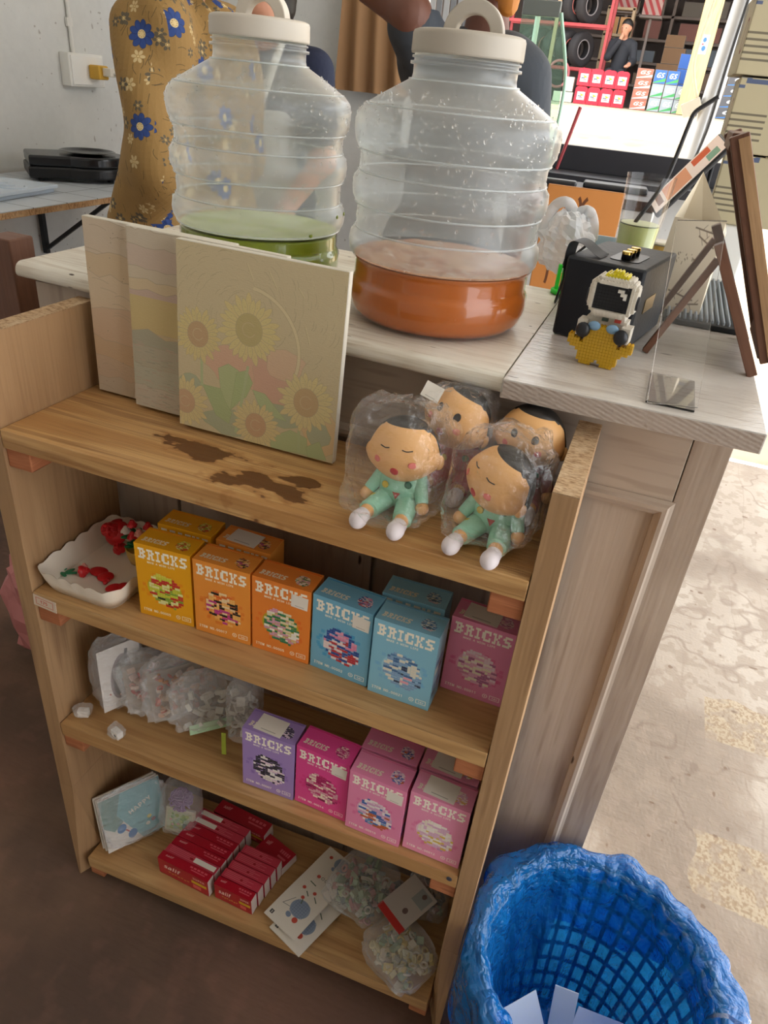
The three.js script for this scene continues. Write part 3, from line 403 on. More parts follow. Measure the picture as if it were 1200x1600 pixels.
function dollBag(label, pos, rx, ry_, rz, tilt, seed) { const g = pillow(rx, ry_, rz, seed, 0.13, 30, 0.6); g.rotateX(tilt); g.computeBoundingBox(); g.translate(0, -g.boundingBox.min.y, 0); return single('clear_bag', g, bagFilm, label, 'plastic bag', 'clear bags round the dolls', pos); }
dollBag('clear crumpled bag round the front left doll', [0.516, 0.9607, -0.045], 0.054, 0.066, 0.058, -0.25, 3);
dollBag('clear crumpled bag round the doll with the tipped head', [0.624, 0.9607, -0.05], 0.052, 0.063, 0.058, -0.25, 8);
{ const G = thing('clear_bag', 'clear bag with a white paper sticker round the back left doll', 'plastic bag', [0.551, 0.9607, -0.136], 0, 'clear bags round the dolls'); const g = pillow(0.045, 0.064, 0.04, 21, 0.13, 30, 0.6); g.computeBoundingBox(); g.translate(0, -g.boundingBox.min.y, 0); part('film', g, bagFilm, G); const s = new THREE.BoxGeometry(0.022, 0.018, 0.0005); s.rotateX(-0.5); s.rotateZ(-0.3); s.translate(-0.031, 0.124, 0.012); part('sticker', s, stickP, G, 'white paper sticker'); }
// ---------- second shelf: scalloped tray with brick flowers ----------
{
  const G = thing('scalloped_tray', 'cream tray with a scalloped rim holding brick flowers', 'tray', [0.073, 0.7035, -0.088], 0.0);
  const N = 96, gs = [], P = [], wx = 0.068, wz = 0.086, rim = (t) => { const c = Math.cos(t), s = Math.sin(t), k = 1 / Math.max(Math.abs(c) ** 8 + Math.abs(s) ** 8, 1e-6) ** 0.125; return [c * k, s * k]; };
  const pos = [], idx = []; const rows = [[0.80, 0.0005], [0.86, 0.001], [0.93, 0.018], [1.0, 0.036], [1.012, 0.0365], [0.95, 0.018], [0.88, 0.0035], [0.0, 0.0035]];
  rows.forEach(([k, y], j) => { for (let i = 0; i < N; i++) { const t = i / N * 6.2832, [a, b] = rim(t); const sc = j >= 2 && j <= 5 ? 0.0055 * Math.abs(Math.sin(t * 10)) * (y / 0.036) : 0; pos.push(a * k * wx, y + sc, b * k * wz); } });
  for (let j = 0; j < rows.length - 1; j++) for (let i = 0; i < N; i++) { const a = j * N + i, b = j * N + (i + 1) % N, c = a + N, d = b + N; idx.push(a, c, b, b, c, d); }
  const g = new THREE.BufferGeometry(); g.setAttribute('position', new THREE.Float32BufferAttribute(pos, 3)); g.setIndex(idx); g.computeVertexNormals(); part('tray_shell', g, M(0xf0e4d2, 0.5, { side: THREE.DoubleSide }), G);
}
const redP = M(0xd01f28, 0.35), greenP = M(0x1f7448, 0.4), pinkP = M(0xe9a090, 0.45), creamP = M(0xd9b45e, 0.5), whiteP = M(0xe8e0d6, 0.5);
function rosette(R, seed) { const gs = [], r = rng(seed); for (let ring = 0; ring < 3; ring++) for (let i = 0; i < 6 - ring; i++) { const t = i / (6 - ring) * 6.283 + ring * 0.5 + 0.3 * r(), d = R * (0.62 - ring * 0.22), e = ellip(R * 0.45, R * 0.42, R * 0.16, 14); e.rotateX(-0.7 + ring * 0.4); e.rotateY(1.5708 - t); e.translate(Math.cos(t) * d, R * 0.25 * ring, Math.sin(t) * d); gs.push(e); } gs.push(put(ellip(R * 0.2, R * 0.25, R * 0.2, 12), 0, R * 0.55, 0)); return merge(gs); }
const yT = 0.7075;
{
  const G = thing('rose_plush', 'large glossy red rose lying against the back of the tray', 'flower', [0.04, yT, -0.135]);
  part('bloom', put(rosette(0.024, 4), 0, 0.034, 0, 0.9, -0.3, 0), redP, G); part('bud', put(rosette(0.012, 5), 0.012, 0.012, 0.008, 0.6), redP, G); part('stem', rod([0, 0.03, -0.004], [0.01, 0.001, 0.004], 0.0022), greenP, G);
}
{
  const G = thing('brick_bouquet', 'small yellow pot with green leaves and red brick roses', 'plant', [0.09, yT, -0.125]);
  part('pot', lathe([[0, 0.0005], [0.013, 0.0005], [0.0165, 0.012], [0.018, 0.024], [0.0185, 0.026], [0.0155, 0.026], [0.0145, 0.022], [0, 0.022]], 24), creamP, G);
  const r = rng(8); for (let i = 0; i < 16; i++) { const t = r() * 6.283, d = 0.006 + 0.014 * r(), y = 0.03 + 0.024 * r(); const e = ellip(0.0085, 0.0025, 0.0045, 10); e.rotateZ(0.5 * (r() - 0.2)); e.rotateY(-t); e.translate(Math.cos(t) * d, y, Math.sin(t) * d); part('leaf', e, greenP, G); }
  for (let i = 0; i < 5; i++) part('stem', rod([0, 0.022, 0], [0.012 * Math.cos(i * 1.3), 0.05, 0.012 * Math.sin(i * 1.3)], 0.0013, 6), greenP, G);
  [[-0.006, 0.066, 0.0, redP], [0.012, 0.06, 0.008, pinkP], [0.016, 0.064, -0.008, redP], [-0.014, 0.056, 0.006, whiteP], [0.002, 0.054, 0.012, redP]].forEach(([x, y, z, m], i) => part('bloom', rosette(0.0085, 20 + i).translate(x, y, z), m, G));
}
{
  const G = thing('brick_rose', 'single small brick rose with a green stem lying in the tray front', 'flower', [0.028, yT, -0.052], 0.35);
  part('stem', tube([[-0.03, 0.003, 0], [-0.012, 0.003, 0.001], [0.006, 0.005, 0]], 0.0018), greenP, G); for (const [x, a] of [[-0.018, 0.7], [-0.012, -0.7], [-0.006, 0.8]]) { const e = ellip(0.008, 0.0016, 0.003, 10); e.rotateY(a); e.translate(x, 0.004, a > 0 ? -0.005 : 0.005); part('leaf', e, greenP, G); }
  part('bloom', put(rosette(0.0105, 30), 0.016, 0.0085, 0, 0, 0, -1.2), redP, G); part('bud', put(rosette(0.006, 31), 0.012, 0.007, -0.014), pinkP, G);
}
[[0.064, -0.073, 0.015, 'pair of loose red petals beside the brick rose'], [0.104, -0.055, 0.012, 'loose red petal half hidden by the yellow box'], [0.082, -0.058, 0.005, 'tiny loose red petal in the middle of the tray']].forEach(([x, z, R, l], i) => single('loose_petal', merge([put(ellip(R, 0.0028, R * 0.75, 16), -R * 0.4, 0.0032, 0), put(ellip(R * 0.8, 0.003, R * 0.8, 16), R * 0.7, 0.0034, R * 0.4)]), redP, l, 'petal', 'loose red petals', [x, yT, z], i));

// ---------- third shelf: bagged kits ----------
const kitFilm = film({ roughness: 0.2, transmission: 0.84, bumpMap: rep(T_crease, 12, 12), bumpScale: 0.003 });
const kitBits = (n, sx, sy, sz, cols, seed, s = 0.008) => { const r = rng(seed), by = cols.map(() => []); for (let i = 0; i < n; i++) { const k = Math.floor(r() * cols.length); const g = r() < 0.6 ? new RoundedBoxGeometry(s * (0.7 + r()), s * 0.6, s * (0.7 + 0.5 * r()), 1, 0.0006) : new THREE.TorusGeometry(s * 0.5, s * 0.2, 5, 10); g.rotateX(r() * 3); g.rotateY(r() * 3); g.translate((r() - 0.5) * 2 * sx, sy * (0.12 + 0.8 * r()), (r() - 0.5) * 2 * sz); by[k].push(g); } return by.map((b, i) => [b.length ? merge(b) : null, cols[i]]).filter((b) => b[0]); };
// w wide, h high, d thick; leaning back by tilt; contents are loose toy pieces
function kitBag(label, pos, ry, [w, h, d], tilt, roll, bits, seed, extra) {
  const G = thing('bagged_kit', label, 'bagged kit', pos, ry, 'bagged brick kits on the third shelf');
  const tf = (g) => { g.rotateX(-tilt); g.rotateZ(roll); g.translate(0, Math.abs(Math.sin(roll)) * w / 2 + 0.002 + Math.abs(Math.sin(tilt)) * d / 2, 0); return g; };
  const f = pillow(w / 2, h / 2, d / 2, seed, 0.14, 36, 0.55); f.computeBoundingBox(); f.translate(0, -f.boundingBox.min.y + 0.001, 0); part('film', tf(f), kitFilm, G);
  for (const [g, c] of kitBits(bits.n, w * 0.34, h * (bits.fill ?? 0.7), d * 0.26, bits.cols, seed + 5, bits.s)) part('toy_pieces', tf(g.translate(0, 0.004, 0)), M(c, 0.5), G);
  if (extra) extra(G, tf); return G;
}
const paperM = M(0xded6cc, 0.8);
const T_kit = ctex(192, 256, (x, w, h) => { x.fillStyle = '#d8d0c8'; x.fillRect(0, 0, w, h); x.save(); x.translate(96, 130); x.rotate(0.2); x.fillStyle = '#8d7f80'; x.beginPath(); x.ellipse(0, 0, 48, 92, 0, 0, 7); x.fill(); x.fillStyle = '#75706e'; x.beginPath(); x.ellipse(0, 0, 36, 80, 0, 0, 7); x.fill(); x.fillStyle = '#8f9a90'; x.fillRect(-22, -40, 40, 54); x.fillStyle = '#5c5658'; x.fillRect(6, -110, 14, 40); x.restore(); });
const card = (w, h, tex, x, y, z, G, tf, ry = 0) => { const c = new THREE.BoxGeometry(w, h, 0.0008); c.rotateY(ry); c.translate(x, y + h / 2, z); part('card', tf(c), M(tex ? 0xffffff : 0xa89888, 0.8, tex ? { map: tex } : {}), G); };
kitBag('bag with a folded picture card, leaning on the left shelf panel', [0.066, 0.4345, -0.075], 1.05, [0.085, 0.135, 0.035], 0.05, -0.02, { n: 60, cols: [0xd98a78, 0xe0b6a0, 0xd0705e, 0xe6cdbd], fill: 0.6 }, 3, (G, tf) => { card(0.07, 0.125, T_kit, 0, 0.006, 0.012, G, tf, 0.06); });
kitBag('flat slanting bag of pink pieces, second from the left panel', [0.141, 0.436, -0.09], 0.85, [0.13, 0.105, 0.024], 0.35, 0.02, { n: 90, cols: [0xd99a8c, 0xe2c2b0, 0xc9605c, 0xcfae98], fill: 0.85 }, 9, (G, tf) => card(0.11, 0.085, null, 0, 0.004, -0.008, G, tf));
kitBag('bag of orange and pink pieces, third from the left panel', [0.19, 0.4365, -0.09], 0.85, [0.135, 0.11, 0.03], 0.4, 0.02, { n: 100, cols: [0xd8873e, 0xe0b090, 0xc8604a, 0xd8c0a8], fill: 0.8 }, 14, (G, tf) => card(0.11, 0.085, null, 0, 0.004, -0.01, G, tf));
kitBag('frosty bag with a pale green card in the middle of the third shelf', [0.243, 0.438, -0.085], 0.75, [0.13, 0.1, 0.036], 0.35, 0.02, { n: 36, cols: [0xd6d0c2, 0xc6c0b0, 0xe2dcce], fill: 0.7, s: 0.012 }, 19, (G, tf) => { const c = new THREE.BoxGeometry(0.075, 0.016, 0.0008); c.translate(-0.005, 0.014, 0.01); part('card', tf(c), M(0xb8d8b0, 0.6), G, 'pale green card'); });
kitBag('frosty bag with a lime strip standing beside the purple box', [0.296, 0.449, -0.085], 0.25, [0.052, 0.115, 0.055], 0.1, 0.02, { n: 40, cols: [0xd0cabd, 0xc4beb0, 0xdcd6c8], fill: 0.8, s: 0.012 }, 24, (G, tf) => { const c = new THREE.BoxGeometry(0.007, 0.045, 0.0012); c.translate(-0.027, 0.004, 0.024); part('strip', tf(c), M(0xb8cc4c, 0.5), G, 'lime strip'); });
[[0.026, 0.433, -0.014, 0.4, 'white tag block in a twist of film at the left panel'], [0.104, 0.4355, 0.0, -0.3, 'white tag block with a black dot on the shelf edge']].forEach(([x, y, z, a, l], i) => { const G = thing('bag_tag', l, 'tag', [x, y, z - 0.014], a, 'white bag tags'); part('block', box(0.018, 0.014, 0.011, 0, 0.001, 0, 0.0015), whiteP, G); part('film', pillow(0.015, 0.01, 0.012, 40 + i, 0.2, 16).translate(0, 0.0135, 0), kitFilm, G); if (i) part('dot', put(ellip(0.0028, 0.0028, 0.0006, 10), 0.002, 0.008, 0.0056), line, G); });

// ---------- bottom shelf ----------
const b4 = (x) => 0.0675 + 0.0345 * x / 0.68, tilt4 = Math.atan2(0.0345, 0.68);
const T_happy = ctex(256, 288, (x, w, h) => { x.fillStyle = '#dcd4ca'; x.fillRect(0, 0, w, h); x.fillStyle = '#6f8f86'; x.beginPath(); x.moveTo(0, 0); x.lineTo(110, 0); x.lineTo(110, 130); x.lineTo(40, 190); x.lineTo(0, 150); x.fill(); x.fillStyle = '#7cb0b4'; x.beginPath(); x.moveTo(90, 0); x.lineTo(256, 0); x.lineTo(256, 288); x.lineTo(150, 288); x.lineTo(60, 110); x.fill(); x.save(); x.translate(160, 120); x.rotate(-0.35); x.fillStyle = '#e2ddcc'; x.font = 'bold 34px sans-serif'; x.fillText('HAPPY', -50, 0); x.restore(); x.fillStyle = '#2d6fa8'; for (const [a, b] of [[70, 190], [110, 240]]) { x.beginPath(); x.ellipse(a, b, 19, 24, 0.3, 0, 7); x.fill(); } x.strokeStyle = '#b04048'; x.lineWidth = 6; x.beginPath(); x.moveTo(86, 205); x.lineTo(98, 222); x.stroke(); for (const [a, b, c] of [[190, 190, '#d8c05a'], [205, 215, '#7c3038'], [180, 225, '#e8e0d0']]) { x.fillStyle = c; x.beginPath(); x.arc(a, b, 10, 0, 7); x.fill(); } });
for (let i = 0; i < 3; i++) {
  const G = thing('picture_packet', ['front picture packet with HAPPY lettering and blue balloons at the left panel', 'middle white picture packet of the three at the left panel', 'rear white picture packet touching the left panel'][i], 'packet', [0.068 - i * 0.008, b4(0.08) + 0.004, -0.066 - i * 0.002], 1.0, 'flat packets leaning on the left panel');
  const f = (g) => { g.rotateX(-0.2 + i * 0.02); g.rotateZ(0.0); return g; }; const b = new RoundedBoxGeometry(0.115, 0.125, 0.004, 1, 0.001); triUV(b); b.translate(0, 0.0645, 0); part('paper', f(b), paperM, G);
  if (!i) { const p = new THREE.PlaneGeometry(0.113, 0.123); p.translate(0, 0.0645, 0.0024); part('print', f(p), M(0xffffff, 0.7, { map: T_happy }), G); const fl = pillow(0.06, 0.066, 0.006, 51, 0.12, 28, 0.5); fl.translate(0, 0.074, 0.007); part('film', f(fl), kitFilm, G); }
}
{
  const G = thing('pendant_packet', 'clear packet with a lilac beaded ball and a framed garden card', 'packet', [0.133, b4(0.155) + 0.004, -0.105], 0.15);
  const T_garden = ctex(128, 128, (x, w, h) => { x.fillStyle = '#c8cfa8'; x.fillRect(0, 0, w, h); const r = rng(4); for (let i = 0; i < 60; i++) { x.fillStyle = ['#9bb25a', '#7fa860', '#b8c878', '#a8c0a0'][i % 4]; x.beginPath(); x.arc(20 + 90 * r(), 20 + 90 * r(), 5 + 8 * r(), 0, 7); x.fill(); } x.fillStyle = '#2f6e58'; x.fillRect(84, 70, 22, 30); x.fillStyle = '#d89a98'; for (const [a, b] of [[30, 90], [60, 80], [20, 60]]) { x.beginPath(); x.arc(a, b, 7, 0, 7); x.fill(); } });
  const f = (g) => { g.rotateX(-0.3); return g; };
  part('frame', f(box(0.06, 0.055, 0.008, 0, 0.004, 0, 0.002)), M(0xd8cfb0, 0.5), G); const p = new THREE.PlaneGeometry(0.05, 0.045); p.translate(0, 0.0315, 0.0046); part('garden_card', f(p), M(0xffffff, 0.6, { map: T_garden }), G);
  const r = rng(61), bs = []; for (let i = 0; i < 90; i++) { const t = Math.acos(2 * r() - 1), a = r() * 6.283; const s = new THREE.TorusGeometry(0.0045, 0.0014, 5, 9); s.rotateX(r() * 3); s.rotateY(r() * 3); s.translate(0.019 * Math.sin(t) * Math.cos(a), 0.081 + 0.019 * Math.cos(t), 0.004 + 0.017 * Math.sin(t) * Math.sin(a)); bs.push(s); } part('beaded_ball', f(merge(bs)), M(0xb08ac0, 0.35), G);
  const fl = pillow(0.04, 0.056, 0.026, 66, 0.12, 28, 0.6); fl.computeBoundingBox(); fl.translate(0, -fl.boundingBox.min.y + 0.003, 0.002); part('film', f(fl), kitFilm, G);
}
// red snack cartons
const redBox = M(0xb01228, 0.35); const T_snack = ctex(256, 112, (x, w, h) => { x.fillStyle = '#b01228'; x.fillRect(0, 0, w, h); x.fillStyle = '#f0d8cc'; x.font = 'bold italic 40px sans-serif'; x.fillText('salif', 26, 58); x.fillStyle = '#e8c0b4'; x.font = 'bold 20px sans-serif'; x.fillText('SUPER', 178, 34); x.fillStyle = '#d8b020'; x.fillRect(170, 46, 76, 20); x.fillStyle = '#c89040'; for (let i = 0; i < 7; i++) x.fillRect(50 + i * 16, 72 + (i % 2) * 4, 11, 8); x.fillStyle = '#e0605c'; x.fillRect(176, 74, 40, 26); }), T_snackTop = ctex(256, 64, (x, w, h) => { x.fillStyle = '#b01228'; x.fillRect(0, 0, w, h); x.fillStyle = '#f0c8c0'; x.font = 'italic 20px sans-serif'; x.fillText('salif', 24, 30); x.fillStyle = '#d8606c'; for (let i = 0; i < 5; i++) x.fillRect(150 + i * 18, 14, 13, 12); x.fillRect(160, 34, 70, 7); }), T_snackBack = ctex(256, 64, (x, w, h) => { x.fillStyle = '#c23a4c'; x.fillRect(0, 0, w, h); x.fillStyle = '#d86a76'; for (let j = 0; j < 4; j++) x.fillRect(16, 10 + j * 12, 150 + 40 * (j % 2), 4); x.fillStyle = '#a01020'; x.beginPath(); x.arc(128, 34, 9, 0, 7); x.fill(); });
const snackMats = [M(0xd8c8bc, 0.5), redBox, M(0xffffff, 0.35, { map: T_snackTop }), redBox, M(0xffffff, 0.35, { map: T_snack }), redBox], snackMats2 = [...snackMats]; snackMats2[2] = M(0xffffff, 0.4, { map: T_snackBack });
function snack(label, x, z, ry, w, h, d, mats, label2, lift = 0) { const G = thing('snack_carton', label, 'snack box', [x, b4(x) + 0.0025 + lift, z], ry, 'red snack cartons'); const b = new THREE.BoxGeometry(w, h, d); b.rotateZ(tilt4); b.translate(0, h / 2, 0); part('carton', b, mats, G); if (label2) { const s = new THREE.BoxGeometry(0.046, 0.0005, 0.0095); s.rotateZ(tilt4); s.translate(label2 * 0.028, h + 0.0006 + label2 * 0.0014, 0); part('paper_label', s, stickM, G, 'white paper label'); } }
['front of the left row', 'second in the left row, white label to the right', 'third in the left row', 'fourth in the left row', 'fifth in the left row', 'sixth in the left row, white label to the left', 'seventh in the left row, white label to the left'].forEach((l, i) => snack('red snack carton, ' + l, 0.2 + i * 0.0025, -0.032 - i * 0.0178, -0.07, 0.112, i === 0 ? 0.042 : 0.04, 0.0168, i === 1 || i > 4 ? snackMats2 : snackMats, i === 1 ? 1 : i > 4 ? -1 : 0));
['front of the right row', 'second in the right row', 'third in the right row', 'fourth in the right row', 'fifth in the right row'].forEach((l, i) => snack('red snack carton, ' + l, 0.305 + i * 0.003, -0.03 - i * 0.0182, -0.05, 0.078, 0.04, 0.0168, i ? snackMats2 : snackMats));
snack('red snack carton lying flat behind the right row', 0.33, -0.135, -0.3, 0.07, 0.018, 0.04, snackMats);
snack('red snack carton with a yellow corner at the back of the left row', 0.24, -0.168, -0.1, 0.12, 0.03, 0.03, snackMats, 0, 0.0);
// instruction leaflets
const T_leaf = ctex(256, 640, (x, w, h) => { x.fillStyle = '#e2d9c9'; x.fillRect(0, 0, w, h); const ball = (cx, cy, R) => { x.fillStyle = '#8a97a8'; x.beginPath(); x.ellipse(cx, cy, R, R * 0.92, 0, 0, 7); x.fill(); x.strokeStyle = '#66748a'; x.lineWidth = 2; for (let i = -3; i <= 3; i++) { x.beginPath(); x.moveTo(cx + i * R / 4, cy - R * 0.7); x.lineTo(cx + i * R / 4, cy + R * 0.7); x.stroke(); x.beginPath(); x.moveTo(cx - R * 0.7, cy + i * R / 4); x.lineTo(cx + R * 0.7, cy + i * R / 4); x.stroke(); } x.fillStyle = '#7f8ea4'; x.beginPath(); x.ellipse(cx - R * 0.5, cy + R * 1.1, R * 0.3, R * 0.25, 0.5, 0, 7); x.fill(); x.fillStyle = '#c4503e'; x.beginPath(); x.arc(cx + R * 0.35, cy + R * 1.15, R * 0.28, 0, 7); x.fill(); }; ball(150, 60, 52); ball(150, 470, 66); x.fillStyle = '#c4503e'; for (const [a, b] of [[60, 60], [90, 220], [70, 340], [150, 330], [110, 400]]) { x.beginPath(); x.arc(a, b, 12, 0, 7); x.fill(); } x.strokeStyle = '#5e6a52'; x.lineWidth = 7; for (const [a, b, c, d] of [[100, 350, 130, 372], [165, 350, 200, 375], [70, 280, 120, 285], [120, 410, 130, 440]]) { x.beginPath(); x.moveTo(a, b); x.lineTo(c, d); x.stroke(); } x.strokeStyle = '#6a6a64'; x.lineWidth = 3; x.beginPath(); x.moveTo(80, 430); x.lineTo(40, 510); x.lineTo(90, 500); x.stroke(); for (let i = 0; i < 4; i++) { x.beginPath(); x.arc(120 + i * 28, 215, 9, 0, 7); x.stroke(); } x.fillStyle = '#3a3834'; x.fillRect(18, 585, 24, 26); x.fillStyle = '#e2d9c9'; x.font = 'bold 20px sans-serif'; x.fillText('2', 25, 605); });
[['upper instruction leaflet showing a grey brick ball on the bottom shelf', 0.43, -0.09, 0.016, -0.33], ['lower instruction leaflet sticking out under the upper one', 0.45, -0.075, 0.004, -0.36]].forEach(([l, x, z, dy, a], i) => { const G = thing('instruction_leaflet', l, 'leaflet', [x, b4(x) + 0.003, z], a, 'instruction leaflets'); const g = new THREE.PlaneGeometry(0.075, 0.17, 6, 12); g.rotateX(-Math.PI / 2); const p = g.attributes.position; for (let k = 0; k < p.count; k++) p.setY(k, dy + 0.004 * Math.sin((p.getZ(k) + 0.09) * 16) + 0.05 * p.getX(k) + (i ? 0 : 0.08 * Math.max(0, -p.getZ(k) - 0.02))); g.computeVertexNormals(); const top = flat(g), bot = flat(g.clone()).translate(0, -0.0012, 0); part('sheet', top, M(0xffffff, 0.75, { map: T_leaf, side: THREE.DoubleSide }), G); part('backing_sheet', bot, M(0xd8cebe, 0.8, { side: THREE.DoubleSide }), G); });
// clear bags of loose bricks at the right end
function looseBag(label, pos, ry, dims, cols, seed, n, extra) { const G = thing('brick_bag', label, 'bag of bricks', pos, ry, 'clear bags of loose bricks on the bottom shelf'); const [w, h, d] = dims; const f = pillow(w / 2, h / 2, d / 2, seed, 0.16, 36, 0.6); f.computeBoundingBox(); f.rotateZ(tilt4); f.computeBoundingBox(); f.translate(0, -f.boundingBox.min.y + 0.002, 0); part('film', f, kitFilm, G); for (const [g, c] of kitBits(n, w * 0.36, h * 0.85, d * 0.36, cols, seed + 2, 0.0105)) part('loose_bricks', g.translate(0, 0.004, 0), M(c, 0.45), G); if (extra) extra(G); }
looseBag('clear bag of green and pink bricks at the back right of the bottom shelf', [0.515, b4(0.53) + 0.003, -0.125], -0.3, [0.12, 0.06, 0.12], [0x9fb494, 0xb8c4a4, 0xc08c88, 0x6f7a78, 0x88a07c, 0xcac4b0], 71, 150);
looseBag('clear bag of cream and yellow bricks at the front right of the bottom shelf', [0.614, b4(0.635) + 0.003, -0.042], -0.55, [0.12, 0.05, 0.1], [0xd8cc9c, 0xd2bc74, 0xc8c8b0, 0xe0d8c0, 0x9fb494], 77, 150);
looseBag('clear bag of dark bricks in the back right corner of the bottom shelf', [0.625, b4(0.66) + 0.003, -0.15], 0, [0.08, 0.055, 0.07], [0x6a6a70, 0x8a7a6c, 0x9fb494, 0xb09890], 83, 70);
{ const G = thing('header_card', 'pale printed card with a red strip leaning on the brick bags', 'card', [0.6, 0.166, -0.105], -0.55); const T = ctex(128, 160, (x, w, h) => { x.fillStyle = '#b4aaa0'; x.fillRect(0, 0, w, h); x.fillStyle = '#8f938e'; x.fillRect(60, 10, 56, 50); x.fillStyle = '#6a544e'; x.beginPath(); x.arc(88, 24, 9, 0, 7); x.arc(80, 100, 10, 0, 7); x.fill(); x.fillStyle = '#b8281e'; x.fillRect(0, 136, w, 24); }); const g = box(0.062, 0.0015, 0.085, 0, 0, 0, 0.0004); const p = g.attributes.position, uv = g.attributes.uv; for (let i = 0; i < p.count; i++) uv.setXY(i, p.getX(i) / 0.062 + 0.5, 0.5 - p.getZ(i) / 0.085); g.rotateX(0.18); part('card', g, M(0xffffff, 0.7, { map: T }), G); }
// ---------- things on the right worktop ----------
const yC = 1.1104, black = M(0x17191d, 0.5), gold = M(0xd8b45c, 0.25, { metalness: 1 });
{
  const G = thing('box_speaker', 'small black box speaker with three gold knobs and a leather strap', 'speaker', [0.676, yC, -0.425], -0.2);
  const T_leather = dtex(256, 256, (u, v) => { const a = 255 * fbm(u, v, 40, 40, 201, 2); return [a, a, a]; }, false);
  const b = new RoundedBoxGeometry(0.1, 0.1, 0.165, 3, 0.004); b.translate(0, 0.05, 0); part('cabinet', triUV(b), M(0x2a2d31, 0.55, { bumpMap: rep(T_leather, 8, 8), bumpScale: 0.0004 }), G);
  part('front_grille', box(0.094, 0.094, 0.0015, 0, 0.003, 0.0829, 0.0006), M(0x10141c, 0.8), G);
  const rs = new THREE.Shape(); const hw = 0.019, hh = 0.034, rr = 0.012; rs.moveTo(-hw + rr, -hh); rs.lineTo(hw - rr, -hh); rs.quadraticCurveTo(hw, -hh, hw, -hh + rr); rs.lineTo(hw, hh - rr); rs.quadraticCurveTo(hw, hh, hw - rr, hh); rs.lineTo(-hw + rr, hh); rs.quadraticCurveTo(-hw, hh, -hw, hh - rr); rs.lineTo(-hw, -hh + rr); rs.quadraticCurveTo(-hw, -hh, -hw + rr, -hh);
  const rp = new THREE.ExtrudeGeometry(rs, { depth: 0.0012, bevelEnabled: false }); rp.rotateX(-Math.PI / 2); rp.translate(0.012, 0.0998, 0.02); part('knob_plate', rp, M(0x0d0e10, 0.35), G);
  for (let i = 0; i < 3; i++) { const k = part('knob', lathe([[0, 0], [0.0062, 0], [0.0062, 0.007], [0.0056, 0.008], [0, 0.008]], 24).translate(0.012, 0.101, 0.04 - i * 0.02), M(0x1c1c1e, 0.3), G); part('knob_cap', lathe([[0.0064, 0.006], [0.0064, 0.0088], [0.0058, 0.0096], [0, 0.0096]], 24).translate(0.012, 0.101, 0.04 - i * 0.02), gold, k); }
  const badge = new THREE.BoxGeometry(0.001, 0.018, 0.05); badge.translate(0.0504, 0.05, 0.02); part('badge', badge, M(0xb09a70, 0.35, { metalness: 0.7 }), G, 'gold side badge');
  // strap: a wide leather loop over the left edge
  const pts = [[-0.0515, 0.03], [-0.053, 0.07], [-0.056, 0.1], [-0.052, 0.113], [-0.04, 0.114], [-0.02, 0.104], [-0.012, 0.1012]]; const c = new THREE.CatmullRomCurve3(pts.map(([x, y]) => V(x, y, 0))), ps = c.getPoints(40), sh = []; const P = [], I = []; ps.forEach((p) => { for (const [dz, dn] of [[0.07, 0], [0.032, 0], [0.032, 0.0016], [0.07, 0.0016]]) P.push(p.x - dn, p.y + dn * 0.6, dz); }); for (let i = 0; i < ps.length - 1; i++) for (let k = 0; k < 4; k++) { const a = i * 4 + k, b2 = i * 4 + (k + 1) % 4; I.push(a, b2, a + 4, b2, b2 + 4, a + 4); } const sg = new THREE.BufferGeometry(); sg.setAttribute('position', new THREE.Float32BufferAttribute(P, 3)); sg.setIndex(I); sg.computeVertexNormals(); part('strap', flat(sg), M(0x1b1e26, 0.55, { side: THREE.DoubleSide }), G, 'black leather strap');
}
single('speaker_cable', tube([[0.617, 1.2, -0.505], [0.605, 1.185, -0.5], [0.596, 1.15, -0.5], [0.59, 1.1135, -0.51], [0.588, 1.1128, -0.6], [0.6, 1.1128, -0.7]], 0.0018, 48), black, 'thin black cable hanging from the back of the speaker', 'cable');
